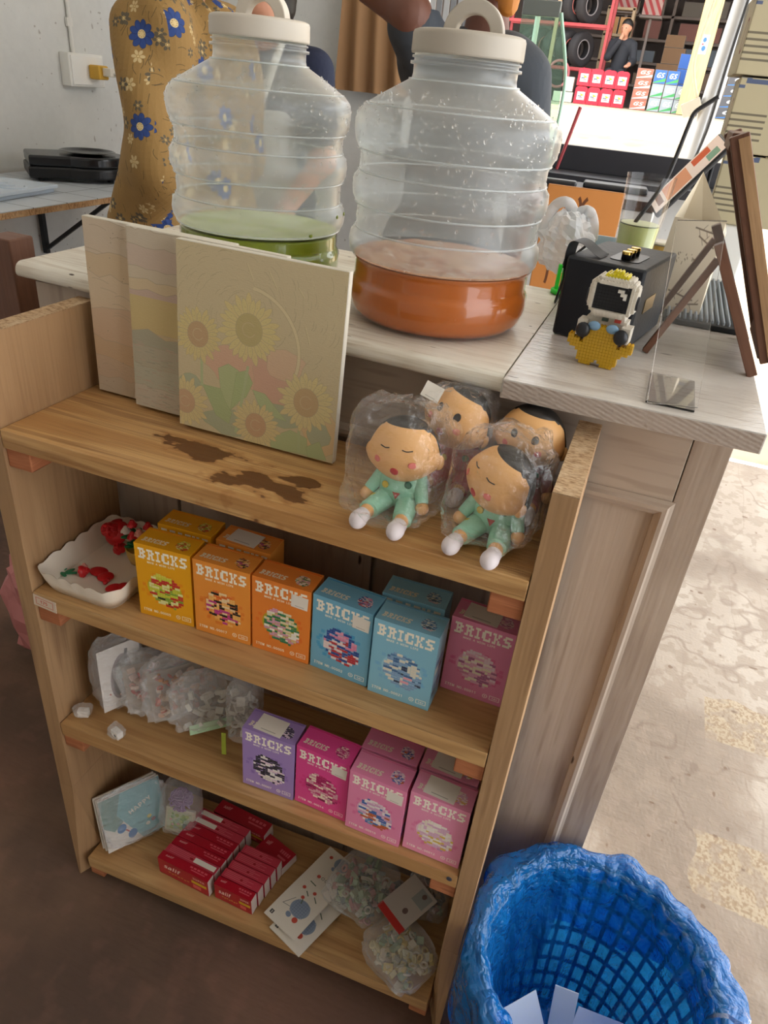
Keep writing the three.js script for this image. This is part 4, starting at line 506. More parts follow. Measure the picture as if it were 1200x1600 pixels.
{ // astronaut on a star, built of tiny blocks
  const G = thing('brick_astronaut', 'tiny-brick astronaut with a black visor hugging a yellow star', 'brick figure', [0.68, yC, -0.258], -0.12);
  const u = 0.0036, vox = (cells) => { const gs = []; for (const [x, y, z, st] of cells) { const b = new THREE.BoxGeometry(u * 0.95, u * 0.95, u * 0.95); b.translate(x * u, (y + 0.5) * u, z * u); gs.push(b); if (st) { const s = new THREE.CylinderGeometry(u * 0.28, u * 0.28, u * 0.35, 6); s.translate(x * u, (y + 1.1) * u, z * u); gs.push(s); } } return merge(gs); };
  const star = [], W = 11; const spans = ['     XXXX   XXXX     ', '    XXXXXX XXXXXX    ', '    XXXXXXXXXXXXX    ', '    XXXXXXXXXXXXX    ', '   XXXXXXXXXXXXXXX   ', ' XXXXXXXXXXXXXXXXXXX ', 'XXXXXXXXXXXXXXXXXXXXX', 'XXXX XXXXXXXXXXX XXXX', 'XX   XXXXXXXXXXX   XX', '     XXXXXXXXXXX     ', '      XXXXXXXXX      ', '      XXXXXXXXX      ', '       XXXXXXX       '];
  spans.forEach((row, y) => [...row].forEach((ch, x) => { if (ch === 'X') for (let z = 0; z < 3; z++) { if (z === 1 && spans[y + 1]?.[x] === 'X' && spans[y][x - 1] === 'X' && spans[y][x + 1] === 'X') continue; star.push([x - 10, y, z, spans[y + 1]?.[x] !== 'X']); } }));
  part('star', vox(star), M(0xe8b81e, 0.25, { transmission: 0.25, thickness: 0 }), G, 'translucent yellow star');
  const head = [], visor = [], y0 = 16; for (let y = 0; y < 12; y++) for (let x = -7; x <= 7; x++) for (let z = -8; z <= 2; z++) { const cx = Math.abs(x) / 7.6, cy = Math.abs(y - 5.5) / 6.6, cz = Math.abs(z + 3) / 6; if (cx ** 3 + cy ** 3 + cz ** 3 > 1.05) continue; const inner = (Math.abs(x) / 6.6) ** 3 + (Math.abs(y - 5.5) / 5.6) ** 3 + (Math.abs(z + 3) / 5) ** 3 < 0.85; if (inner && y < 10) continue; if (z >= 1 && Math.abs(x) <= 5 && y >= 2 && y <= 9) continue; head.push([x, y + y0, z, y > 8]); }
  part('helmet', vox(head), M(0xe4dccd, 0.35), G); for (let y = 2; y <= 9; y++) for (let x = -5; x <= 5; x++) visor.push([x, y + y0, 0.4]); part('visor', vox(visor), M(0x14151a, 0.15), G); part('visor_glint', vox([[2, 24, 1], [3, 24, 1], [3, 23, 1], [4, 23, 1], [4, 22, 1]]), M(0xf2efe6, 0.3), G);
  const tip = []; for (let x = -3; x <= 3; x++) for (let z = -5; z <= 0; z++) tip.push([x, 28, z, true]); for (let x = -1; x <= 1; x++) for (let z = -3; z <= -1; z++) tip.push([x, 29, z, true]); part('crest', vox(tip), M(0xe6d62a, 0.25), G);
  const bod = []; for (let y = 10; y < 16; y++) for (let x = -6; x <= 6; x++) for (let z = -6; z <= -1; z++) if (Math.abs(x) < 6 || y < 15) bod.push([x, y, z]); for (const s of [-1, 1]) for (let y = 9; y < 14; y++) for (let z = -3; z <= 2; z++) for (let x = 6; x < 9; x++) bod.push([s * x, y, z]); part('suit', vox(bod), M(0xe0d8ca, 0.35), G); part('chest_pack', vox([[-1, 14.4, 0], [0, 14.4, 0]]), M(0x3a4a3a, 0.4), G); part('chest_light', vox([[3, 14.6, 0], [4, 14.6, 0]]), M(0xc8402c, 0.4), G);
  for (const s of [-1, 1]) { part('glove', put(ellip(0.0085, 0.009, 0.0065, 10), s * 0.022, 0.04, 0.012), M(0x1a1b22, 0.4), G); part('bow', put(ellip(0.0075, 0.0055, 0.004, 8), s * 0.0105, 0.0465, 0.009), M(0x84aacb, 0.35), G); const d = new THREE.CylinderGeometry(0.008, 0.008, 0.004, 12); d.rotateZ(Math.PI / 2); d.translate(s * 0.0275, 0.076, -0.008); part('ear_disc', d, M(0x24252b, 0.3), G); }
}
{ const G = thing('acrylic_sign_holder', 'small empty clear acrylic sign holder at the counter front edge', 'sign holder', [0.768, yC, -0.2]); const ac = M(0xffffff, 0.03, { transmission: 1, thickness: 0.003, ior: 1.49 }); part('foot_plate', box(0.05, 0.0025, 0.1, 0, 0.0002, -0.01, 0.0005), ac, G); const pl = new RoundedBoxGeometry(0.05, 0.205, 0.0028, 1, 0.0004); pl.translate(0, 0.1025, 0); pl.rotateX(-0.62); pl.rotateZ(0.12); pl.translate(0.002, 0.0035, 0.04); part('slanted_plate', pl, ac, G); }
{ // table easel
  const G = thing('table_easel', 'dark wood tabletop easel seen edge-on at the counter end', 'easel', [0.8, yC, -0.42]);
  const L = (a, b, w, h) => { const g = bar(a, b, w, h); g.translate(-0.8, -yC, 0.42); return g; };
  for (const z of [-0.335, -0.5]) { part('front_leg', L([0.86, 1.1112, z], [0.778, 1.252, z], 0.012, 0.014), woodBrown, G); part('rear_leg', L([0.732, 1.1112, z - 0.016], [0.783, 1.232, z - 0.016], 0.008, 0.012), woodBrown, G); }
  const oak = M(0xffffff, 0.7, { map: rep(T_side, 6, 8), ...bumpWood });
  const a = [0.872, 1.132], b = [0.764, 1.362]; part('frame', merge([L([a[0], a[1], -0.335], [b[0], b[1], -0.335], 0.02, 0.02), L([a[0], a[1], -0.5], [b[0], b[1], -0.5], 0.02, 0.02), L([a[0] - 0.003, a[1] + 0.006, -0.345], [a[0] - 0.003, a[1] + 0.006, -0.49], 0.018, 0.018), L([b[0] + 0.003, b[1] - 0.008, -0.345], [b[0] + 0.003, b[1] - 0.008, -0.49], 0.018, 0.018)]), woodBrown, G);
  part('edge_strip', L([a[0] + 0.004, a[1] + 0.002, -0.3237], [b[0] + 0.005, b[1] - 0.002, -0.3237], 0.011, 0.0025), oak, G, 'unstained oak edge');
  part('board', L([0.866, 1.145, -0.4175], [0.768, 1.353, -0.4175], 0.006, 0.146), M(0x3a332e, 0.7), G);
}
{ const G = thing('drip_mat', 'black rubber drip mat with rows of pale nubs behind the easel', 'mat', [0.803, yC, -0.69]); part('mat_base', box(0.112, 0.008, 0.34, 0, 0, 0, 0.002), M(0x202326, 0.6), G); const gs = []; for (let i = 0; i < 14; i++) for (let j = 0; j < 40; j++) { const b = new THREE.CylinderGeometry(0.0018, 0.0024, 0.005, 5); b.translate(-0.05 + i * 0.0077, 0.0105, -0.16 + j * 0.0082); gs.push(b); } const n = part('nubs', merge(gs), M(0x9aa2a8, 0.35), G); n.userData.kind = 'stuff'; }
{ // tall glass of green drink with a straw
  const G = thing('drink_glass', 'tall clear glass half full of pale green drink', 'glass', [0.676, yC, -0.72]);
  const gl = M(0xffffff, 0.06, { transmission: 1, thickness: 0, ior: 1.45, side: THREE.DoubleSide }); part('glass_wall', lathe([[0, 0.001], [0.024, 0.001], [0.027, 0.004], [0.0305, 0.06], [0.0335, 0.102], [0.035, 0.112], [0.038, 0.17], [0.0388, 0.175]], 40), gl, G); part('drink', lathe([[0, 0.006], [0.0255, 0.006], [0.029, 0.06], [0.0318, 0.1], [0, 0.1]], 40), M(0xa8b070, 0.35), G); part('foam', lathe([[0, 0.104], [0.03, 0.1035], [0.032, 0.1008], [0, 0.1006]], 30), M(0xc8ccA8, 0.7), G);
}
single('drinking_straw', tube([[0.668, 1.214, -0.716], [0.685, 1.25, -0.712], [0.7, 1.29, -0.705], [0.709, 1.355, -0.7], [0.7115, 1.371, -0.7], [0.716, 1.38, -0.7], [0.74, 1.4, -0.7]], 0.0034, 60, 10), M(0x2a2a2e, 0.4), 'bent black straw standing in the green drink', 'straw');
{ const G = thing('phone_stand', 'phone on a tilted black stand above the napkin bag, screen to the left', 'phone', [0.735, yC, -0.85]); const f = (g) => { g.rotateY(0.35); g.rotateZ(-0.62); g.translate(-0.004, 0.172, 0.012); return g; };
  part('phone_body', f(new RoundedBoxGeometry(0.009, 0.148, 0.07, 2, 0.0035)), M(0x24262a, 0.35), G); const T_scr = ctex(128, 256, (x, w, h) => { x.fillStyle = '#e8d8cc'; x.fillRect(0, 0, w, h); x.fillStyle = '#c65a44'; x.fillRect(10, 40, 50, 60); x.fillStyle = '#6fa08c'; x.fillRect(66, 20, 50, 40); x.fillStyle = '#d89a78'; x.fillRect(10, 120, 108, 90); x.fillStyle = '#8a6a5c'; x.fillRect(20, 220, 80, 20); }); const s = new THREE.PlaneGeometry(0.064, 0.14); s.rotateY(-Math.PI / 2); s.translate(-0.0048, 0, 0); part('screen', f(s), M(0xffffff, 0.1, { map: T_scr, emissiveMap: T_scr, emissive: 0xffffff, emissiveIntensity: 0.3 }), G);
  part('stand_leg', merge([rod([0.03, 0.0005, 0], [0.03, 0.2, 0], 0.0035), rod([0.03, 0.2, 0], [0.012, 0.185, 0], 0.003)]), black, G); part('stand_foot', lathe([[0, 0.0002], [0.03, 0.0002], [0.031, 0.004], [0, 0.006]], 24).translate(0.03, 0, 0), black, G); }
const T_nap = ctex(256, 256, (x, w, h) => { x.fillStyle = '#d9ccb2'; x.fillRect(0, 0, w, h); x.strokeStyle = '#6c5a44'; x.lineWidth = 4; const br = (a, b, l, t) => { x.beginPath(); x.moveTo(a, b); x.lineTo(a + l * Math.cos(t), b + l * Math.sin(t)); x.stroke(); for (let i = 1; i < 5; i++) { x.lineWidth = 2; x.beginPath(); x.moveTo(a + l * i / 5 * Math.cos(t), b + l * i / 5 * Math.sin(t)); x.lineTo(a + l * i / 5 * Math.cos(t) + 16, b + l * i / 5 * Math.sin(t) + (i % 2 ? 18 : -14)); x.stroke(); } x.lineWidth = 4; }; br(90, 190, 120, 0.15); br(140, 225, 100, -0.1); br(120, 20, 100, 0.1); br(150, 40, 90, 0.3); x.fillStyle = '#7a6a50'; x.lineWidth = 3; x.strokeStyle = '#7a6a50'; const rr = rng(77); for (let i = 0; i < 3; i++) for (let k = 0; k < 7; k++) { x.beginPath(); const a = 76 + i * 36 + 24 * rr(), b = 86 + 26 * rr(); x.moveTo(a, b); x.lineTo(a + 12 * (rr() - 0.2), b + 12 * (rr() - 0.2)); x.stroke(); } });
{ const G = thing('napkin_bag', 'open cream paper napkin bag with brown branch print', 'paper bag', [0.756, yC, -0.6], -0.05); const m = M(0xffffff, 0.8, { map: T_nap, side: THREE.DoubleSide });
  const P = [[-0.038, 0.0005, 0.03], [0.042, 0.0005, 0.03], [0.04, 0.135, 0.012], [-0.03, 0.135, 0.016], [-0.038, 0.0005, -0.03], [0.042, 0.0005, -0.03], [0.045, 0.12, -0.018], [-0.01, 0.195, -0.022]]; const quad = (a, b, c, d, uvs) => { const g = new THREE.BufferGeometry(); g.setAttribute('position', new THREE.Float32BufferAttribute([a, b, c, a, c, d].flatMap((i) => P[i]), 3)); g.setAttribute('uv', new THREE.Float32BufferAttribute(uvs, 2)); g.computeVertexNormals(); return g; }; const U = [0, 0, 1, 0, 1, 1, 0, 0, 1, 1, 0, 1], U2 = U.map((v) => v * 0.2);
  part('front_face', quad(0, 1, 2, 3, U), m, G); part('side_face', merge([quad(1, 5, 6, 2, U2), quad(4, 0, 3, 7, U2)]), m, G); part('back_flap', quad(5, 4, 7, 6, U2), m, G); part('bottom', quad(0, 4, 5, 1, U2), m, G); }
// squeeze clip in bright green, tray and carrier bag by the seam
{ const G = thing('green_clip', 'bright green plastic comb clip beside the speaker', 'clip', [0.59, yC, -0.585], 0.3); const gm = M(0x2fd636, 0.35); part('foot', lathe([[0, 0.0005], [0.019, 0.0005], [0.0195, 0.006], [0.017, 0.008], [0, 0.008]], 28), gm, G); for (let i = 0; i < 4; i++) part('prong', box(0.0055, 0.038, 0.008, -0.0115 + i * 0.0077, 0.007, 0, 0.0012), gm, G); const cl2 = box(0.028, 0.008, 0.006, 0.01, 0.05, 0.0, 0.001); cl2.rotateZ(-0.4); part('lever', cl2.translate(-0.01, 0.0, 0), gm, G); part('pin', rod([-0.008, 0.04, 0], [-0.006, 0.056, 0], 0.002), black, G); }
{ const G = thing('plastic_tray', 'shallow pale blue plastic tray on the worktop behind the speaker', 'tray', [0.64, yC, -0.93]); const tm = M(0xc4d4da, 0.25, { transmission: 0.3, thickness: 0 }); part('base', box(0.11, 0.004, 0.2, 0, 0.0002, 0, 0.001), tm, G); for (const s of [-1, 1]) { part('rim', box(0.004, 0.03, 0.2, s * 0.055, 0.0002, 0, 0.001), tm, G); part('rim', box(0.11, 0.03, 0.004, 0, 0.0002, s * 0.1, 0.001), tm, G); } }
{ // white carrier bag with two loops
  const G = thing('carrier_bag', 'crumpled translucent white carrier bag with upright loop handles', 'plastic bag', [0.562, yC - 0.0004, -0.72], 0.25); const m = M(0xf2f4f6, 0.35, { transmission: 0.45, thickness: 0, side: THREE.DoubleSide }); const b = pillow(0.042, 0.05, 0.05, 91, 0.22, 30, 0.9); b.computeBoundingBox(); b.translate(0, -b.boundingBox.min.y + 0.0004, 0); part('sack', b, m, G);
  const loop = (x, w, h) => { const pts = []; for (let i = 0; i <= 12; i++) { const t = i / 12 * Math.PI; pts.push([x - Math.cos(t) * w, 0.065 + Math.sin(t) * h, 0.006 * Math.sin(i * 1.3)]); } const g = tube(pts, 0.009, 40, 8); g.scale(1, 1, 0.5); return g; }; part('handle', loop(-0.014, 0.026, 0.055), m, G); part('handle', loop(0.024, 0.02, 0.045), m, G); }
// ---------- waste basket ----------
{
  const bx = 0.894, bz = -0.018, H = 0.333, r0 = 0.12, r1 = 0.171, rad = (y) => r0 + (r1 - r0) * y / H;
  const G = thing('waste_basket', 'dark lattice plastic waste basket beside the shelf', 'basket', [bx, 0.0008, bz]); const pm = M(0x20242c, 0.45);
  part('bottom', lathe([[0, 0], [r0, 0], [r0 + 0.003, 0.006], [0, 0.006]], 40), pm, G); part('rim', new THREE.TorusGeometry(r1, 0.0045, 8, 64).rotateX(Math.PI / 2).translate(0, H, 0), pm, G);
  const bars = []; for (let i = 0; i < 40; i++) { const t = i / 40 * 6.2832; bars.push(bar([r0 * Math.cos(t), 0.003, r0 * Math.sin(t)], [r1 * Math.cos(t), H, r1 * Math.sin(t)], 0.006, 0.0025)); } const st = part('lattice_bars', merge(bars), pm, G); for (let j = 1; j < 9; j++) { const y = j * H / 9; part('lattice_ring', new THREE.TorusGeometry(rad(y), j > 7 ? 0.006 : 0.0035, 6, 56).rotateX(Math.PI / 2).translate(0, y, 0), pm, G); }
  // liner
  const N = 160, prof = []; for (let i = 0; i <= 14; i++) prof.push([0, i]); const P = [], I = [], path = [[0.0, 0.016], [0.06, 0.014], [0.105, 0.022], [0.118, 0.06], [0.128, 0.12], [0.138, 0.18], [0.146, 0.23], [0.153, 0.275], [0.154, 0.315], [0.159, 0.345], [0.171, 0.357], [0.186, 0.348], [0.188, 0.32], [0.187, 0.28], [0.184, 0.24], [0.181, 0.2], [0.18, 0.165]];
  const K = 3, dense = []; for (let i = 0; i < path.length - 1; i++) for (let k = 0; k < K; k++) dense.push([path[i][0] + (path[i + 1][0] - path[i][0]) * k / K, path[i][1] + (path[i + 1][1] - path[i][1]) * k / K, i + k / K]); dense.push([...path[path.length - 1], path.length - 1]);
  dense.forEach(([r, y, s]) => { const out = ss(8, 11, s); for (let i = 0; i < N; i++) { const t = i / N * 6.2832, u = i / N, v = s / 17; const n = fbm(u, v, 26, 8, 211, 4) - 0.5, n2 = Math.abs(fbm(u, v, 10, 4, 217, 4) - 0.5), n3 = fbm(u, v, 50, 14, 223, 2) - 0.5; const amp = s < 2 ? 0.004 : out ? 0.034 : 0.042; let rr = r + (-0.75 + 1.75 * ss(9, 11.5, s)) * amp * (0.15 + 2.2 * n2) * (out ? 0.7 : 0.8) + n3 * 0.011 + n * 0.012; const hem = s > 13 ? (fbm(u, 0.3, 9, 3, 227, 3) - 0.5) * 0.16 * (s - 13) / 3 : 0; if (out) { const dx = bx + rr * Math.cos(t), dz = bz + rr * Math.sin(t); if (dx < 0.71) rr *= 1 - (0.71 - dx) / 0.2; if (dz < -0.198 && dx < 0.86) rr *= 1 - (-0.198 - dz) / 0.2; } P.push(rr * Math.cos(t), Math.max(0.012, y + (s > 3 ? 0.012 * n : 0) + hem), rr * Math.sin(t)); } });
  for (let j = 0; j < dense.length - 1; j++) for (let i = 0; i < N; i++) { const a = j * N + i, b = j * N + (i + 1) % N; I.push(a, a + N, b, b, a + N, b + N); } const g = new THREE.BufferGeometry(); g.setAttribute('position', new THREE.Float32BufferAttribute(P, 3)); g.setIndex(I); g.computeVertexNormals(); { const uv = []; dense.forEach(([r, y, s]) => { for (let i = 0; i < N; i++) uv.push(i / N * 3, s / 17 * 1.6); }); g.setAttribute('uv', new THREE.Float32BufferAttribute(uv, 2)); }
  single('bin_liner', g, M(0x2496ee, 0.13, { transmission: 0.62, thickness: 0, ior: 1.5, side: THREE.DoubleSide, bumpMap: rep(T_crease, 2, 2), bumpScale: 0.007 }), 'crinkled translucent blue bag lining the waste basket', 'bin bag', undefined, [bx, 0.0008, bz]);
  const C = thing('crushed_carton', 'flattened white cardboard carton thrown into the blue bag', 'carton', [bx - 0.02, 0.05, bz + 0.03], 0.5); const cm = M(0xd4dde2, 0.6);
  const pane = (w, h, x, y, z, rx, ry, rz) => { const b = new RoundedBoxGeometry(w, h, 0.0016, 1, 0.0005); triUV(b); b.rotateX(rx); b.rotateY(ry); b.rotateZ(rz); b.translate(x, y, z); return b; };
  part('panel', pane(0.09, 0.17, -0.045, 0.1, 0.0, -0.5, 0.3, 0.12), cm, C); part('panel', pane(0.035, 0.175, 0.012, 0.105, -0.012, -0.45, -0.5, 0.1), cm, C); part('panel', pane(0.08, 0.15, 0.055, 0.07, 0.008, -0.55, -0.25, -0.35), cm, C); part('flap', pane(0.05, 0.05, 0.075, 0.02, 0.05, -1.1, 0.2, 0.1), cm, C);
  const S = thing('crumpled_wrapper', 'pinkish crumpled wrapper beside the carton in the blue bag', 'wrapper', [bx + 0.06, 0.03, bz - 0.05]); part('wrapper', pillow(0.035, 0.02, 0.025, 95, 0.4, 22).translate(0, 0.03, 0), M(0xcfa8a8, 0.4), S);
}
// ---------- along the left wall ----------
{
  const G = thing('wall_table', 'narrow wall-mounted table with a pale tiled top on black brackets', 'table', [-1.36, 0, -1.35]);
  const T_tile = dtex(256, 256, (u, v) => { const gx = Math.abs(u - 0.5) * 2, gy = Math.abs(v - 0.5) * 2; return mix([202, 208, 214], [60, 66, 74], ss(0.965, 0.985, Math.max(gx, gy)) ); });
  part('table_top', box(0.56, 0.018, 1.5, 0, 0.928, -0.02, 0.001), M(0xfff4e4, 0.7, { map: rep(T_sawn, 6, 6) }), G, 'raw chipboard top'); part('laminate', box(0.56, 0.003, 1.5, 0, 0.9462, -0.02, 0.0008, 'x'), M(0xffffff, 0.35, { map: rep(T_tile, 7, 7) }), G);
  for (const z of [-0.45, 0.35]) part('bracket', merge([box(0.42, 0.02, 0.02, -0.06, 0.908, z, 0.001), bar([-0.26, 0.66, z], [0.1, 0.9, z], 0.014, 0.014), box(0.02, 0.28, 0.02, -0.268, 0.64, z, 0.001)]), black, G);
}
{
  const G = thing('waffle_maker', 'closed black round waffle maker on the wall table', 'appliance', [-1.4, 0.9497, -1.78], 0.85);
  const body = (y, h, k) => { const s = new THREE.Shape(); s.absellipse(0.04, 0, 0.13 * k, 0.13 * k, -2.2, 2.2); s.lineTo(-0.17 * k, 0.09 * k); s.lineTo(-0.17 * k, -0.09 * k); s.closePath(); const g = new THREE.ExtrudeGeometry(s, { depth: h, bevelEnabled: true, bevelSize: 0.008, bevelThickness: 0.008, bevelSegments: 3, curveSegments: 30 }); g.rotateX(-Math.PI / 2); g.translate(0, y + 0.008, 0); return g; };
  part('base', body(0.012, 0.022, 1), M(0x16171a, 0.35), G); part('lid', body(0.05, 0.02, 0.97), M(0x1b1c20, 0.22), G); part('lid_dish', lathe([[0, 0], [0.05, 0.001], [0.08, 0.006], [0.095, 0.012], [0.1, 0.01]], 40).translate(0.04, 0.086, 0), M(0x0c0c0e, 0.12), G); part('latch', box(0.03, 0.03, 0.05, 0.175, 0.03, 0, 0.003), M(0x2a2c30, 0.3), G); for (const [x, z] of [[0.1, 0.08], [0.1, -0.08], [-0.14, 0.07], [-0.14, -0.07]]) part('foot', new THREE.CylinderGeometry(0.012, 0.01, 0.013, 12).translate(x, 0.0066, z), black, G);
}
{ const G = thing('storage_lid', 'flat pale blue plastic lid with embossed swirls on the wall table', 'lid', [-1.34, 0.9497, -1.3], 0.12); const pm = M(0xc9d6e4, 0.35); part('plate', box(0.26, 0.012, 0.34, 0, 0.012, 0, 0.003), pm, G); part('skirt', box(0.24, 0.0125, 0.32, 0, 0, 0, 0.002), pm, G); for (let i = 0; i < 4; i++) part('embossed_swirl', new THREE.TorusGeometry(0.03 + 0.01 * (i % 2), 0.004, 6, 30, 4.4).rotateX(-Math.PI / 2).rotateY(i).translate(-0.06 + 0.045 * i, 0.0245, 0.05 * Math.sin(i * 2)), pm, G); }
{ const G = thing('wall_socket', 'white surface-mounted wall socket on the left wall', 'socket', [XW + 0.0005, 1.295, -2.13]); part('housing', box(0.045, 0.115, 0.2, 0.0225, -0.055, 0, 0.004), M(0xf0efe9, 0.4), G); part('face', box(0.006, 0.1, 0.18, 0.047, -0.0475, 0, 0.002), M(0xf6f5f0, 0.35), G); }
{ const G = thing('power_plug', 'yellowed plug with its pale cord in the wall socket', 'plug', [XW + 0.052, 1.295, -2.16]); part('plug_body', box(0.05, 0.05, 0.06, 0.025, -0.025, 0, 0.006), M(0xd8a83a, 0.45), G); part('second_plug', box(0.04, 0.03, 0.04, 0.07, -0.012, -0.01, 0.004), M(0xe8e2d4, 0.45), G); part('cord', tube([[0.09, 0, -0.01], [0.14, -0.01, -0.04], [0.17, -0.06, -0.1], [0.16, -0.12, -0.18]], 0.005, 30), M(0xd8d4cc, 0.5), G); }
single('wall_conduit', merge([rod([XW + 0.01, 1.352, -2.1], [XW + 0.01, 2.88, -2.09], 0.008, 10), box(0.012, 0.03, 0.03, XW + 0.0075, 1.44, -2.1, 0.002)]), M(0xe4e2dc, 0.5), 'thin white conduit rising from the wall socket', 'conduit');
single('cable_hoop', new THREE.TorusGeometry(0.055, 0.006, 8, 36).rotateY(1.2), M(0x6a665e, 0.6), 'loop of grey cable hanging on the wall in the corner', 'cable', undefined, [XW + 0.035, 1.47, -2.48]);
single('timber_post', box(0.05, 1.115, 0.05, 0, 0, 0, 0.003, 'y'), woodBrown, 'dark brown timber standing at the left edge, left of the counter', 'post', undefined, [-0.245, 0, -0.3]);
{ const G = thing('toy_bag', 'pink and lilac printed bag on the floor at the far left edge', 'bag', [-0.45, 0.0005, -0.5]); part('sack', pillow(0.15, 0.16, 0.12, 301, 0.15, 26).translate(0, 0.17, 0), M(0xc07a78, 0.6), G); part('lilac_panel', pillow(0.08, 0.05, 0.06, 305, 0.12, 20).translate(0.05, 0.3, 0.07), M(0xb0b4d4, 0.6), G); part('red_handle', tube([[-0.02, 0.12, 0.12], [0.06, 0.05, 0.17], [0.14, 0.14, 0.1]], 0.01, 20), M(0xb83a3c, 0.5), G); }

// ---------- people ----------
// SDF body: bones [ax,ay,az, bx,by,bz, ra, rb]
function bodyMesh(bones, lo, hi, cell, k = 0.03) {
  const size = Math.max(hi[0] - lo[0], hi[1] - lo[1], hi[2] - lo[2]), res = Math.min(150, Math.ceil(size / cell)); const mc = new MarchingCubes(res, new THREE.MeshBasicMaterial(), false, false, 400000); mc.isolation = 0; const c = [(lo[0] + hi[0]) / 2, (lo[1] + hi[1]) / 2, (lo[2] + hi[2]) / 2], half = size / 2;
  for (let z = 0; z < res; z++) for (let y = 0; y < res; y++) for (let x = 0; x < res; x++) {
    const p = [c[0] + (x - res / 2) / (res / 2) * half, c[1] + (y - res / 2) / (res / 2) * half, c[2] + (z - res / 2) / (res / 2) * half]; let d = 9;
    if (p[0] < lo[0] || p[0] > hi[0] || p[1] < lo[1] || p[1] > hi[1] || p[2] < lo[2] || p[2] > hi[2]) d = 0.2; else for (const b of bones) { const ax = p[0] - b[0], ay = p[1] - b[1], az = p[2] - b[2], bx = b[3] - b[0], by = b[4] - b[1], bz = b[5] - b[2]; const h = cl((ax * bx + ay * by + az * bz) / (bx * bx + by * by + bz * bz + 1e-9)); const e = Math.hypot(ax - bx * h, ay - by * h, az - bz * h) - (b[6] + (b[7] - b[6]) * h); const m = cl(0.5 + 0.5 * (e - d) / k); d = e * (1 - m) + d * m - k * m * (1 - m); }
    mc.field[x + y * res + z * res * res] = -d;
  }
  mc.update(); const n = mc.count; const g = new THREE.BufferGeometry(); const P = new Float32Array(n * 3); for (let i = 0; i < n; i++) { P[3 * i] = mc.positionArray[3 * i] * half + c[0]; P[3 * i + 1] = mc.positionArray[3 * i + 1] * half + c[1]; P[3 * i + 2] = mc.positionArray[3 * i + 2] * half + c[2]; } g.setAttribute('position', new THREE.BufferAttribute(P, 3)); g.setAttribute('normal', new THREE.BufferAttribute(mc.normalArray.slice(0, n * 3), 3)); g.computeVertexNormals();
  const w = mergeVertices(g.deleteAttribute('normal'), 1e-4); w.computeVertexNormals(); return flat(w);
}
const skinP = M(0xc98f72, 0.55), hairP = M(0x1e1a18, 0.5);
const handBones = (x, y, z, dx, dy, dz, s = 1) => { const o = [[x, y, z, x + dx * 0.08, y + dy * 0.08, z + dz * 0.08, 0.026 * s, 0.03 * s]]; const nx = dz || 0.3, nz = -dx || 0.3; for (let f = -1.5; f <= 1.5; f++) { const fx = x + dx * 0.08 + f * 0.017 * nx, fy = y + dy * 0.08, fz = z + dz * 0.08 + f * 0.017 * nz, L = 0.07 - Math.abs(f) * 0.008; o.push([fx, fy, fz, fx + dx * L * 0.55, fy + dy * L * 0.55, fz + dz * L * 0.55, 0.0095, 0.009], [fx + dx * L * 0.55, fy + dy * L * 0.55, fz + dz * L * 0.55, fx + dx * L - 0.01, fy + dy * L, fz + dz * L, 0.009, 0.008]); } o.push([x + dx * 0.03, y + dy * 0.03, z + dz * 0.03, x + dx * 0.075 + nx * 0.05, y + dy * 0.075 + 0.01, z + dz * 0.075 + nz * 0.05, 0.012, 0.009]); return o; };
const headBones = (x, y, z, fx, fz) => [[x, y + 0.03, z, x - fx * 0.015, y + 0.06, z - fz * 0.015, 0.085, 0.088], [x + fx * 0.03, y - 0.06, z + fz * 0.03, x + fx * 0.02, y + 0.02, z + fz * 0.02, 0.055, 0.07], [x + fx * 0.085, y + 0.012, z + fz * 0.085, x + fx * 0.108, y - 0.018, z + fz * 0.108, 0.008, 0.012], [x - fx * 0.02, y - 0.17, z - fz * 0.02, x, y - 0.04, z, 0.058, 0.052], [x + fx * 0.085, y - 0.045, z + fz * 0.085, x + fx * 0.088, y - 0.052, z + fz * 0.088, 0.014, 0.012], [x + fz * 0.085, y - 0.0, z - fx * 0.085, x + fz * 0.09, y + 0.025, z - fx * 0.09, 0.012, 0.014], [x - fz * 0.085, y - 0.0, z + fx * 0.085, x - fz * 0.09, y + 0.025, z + fx * 0.09, 0.012, 0.014]];
const hairBones = (x, y, z, fx, fz) => [[x - fx * 0.03, y + 0.06, z - fz * 0.03, x - fx * 0.02, y + 0.08, z - fz * 0.02, 0.092, 0.093], [x - fx * 0.07, y - 0.06, z - fz * 0.07, x - fx * 0.06, y + 0.05, z - fz * 0.06, 0.06, 0.085]];
const eyesOf = (G, x, y, z, fx, fz) => { for (const s of [-1, 1]) part('eye', put(ellip(0.011, 0.008, 0.011, 10), x + fx * 0.083 + fz * s * 0.033, y + 0.022, z + fz * 0.083 - fx * s * 0.033), M(0x2a201c, 0.3), G); };
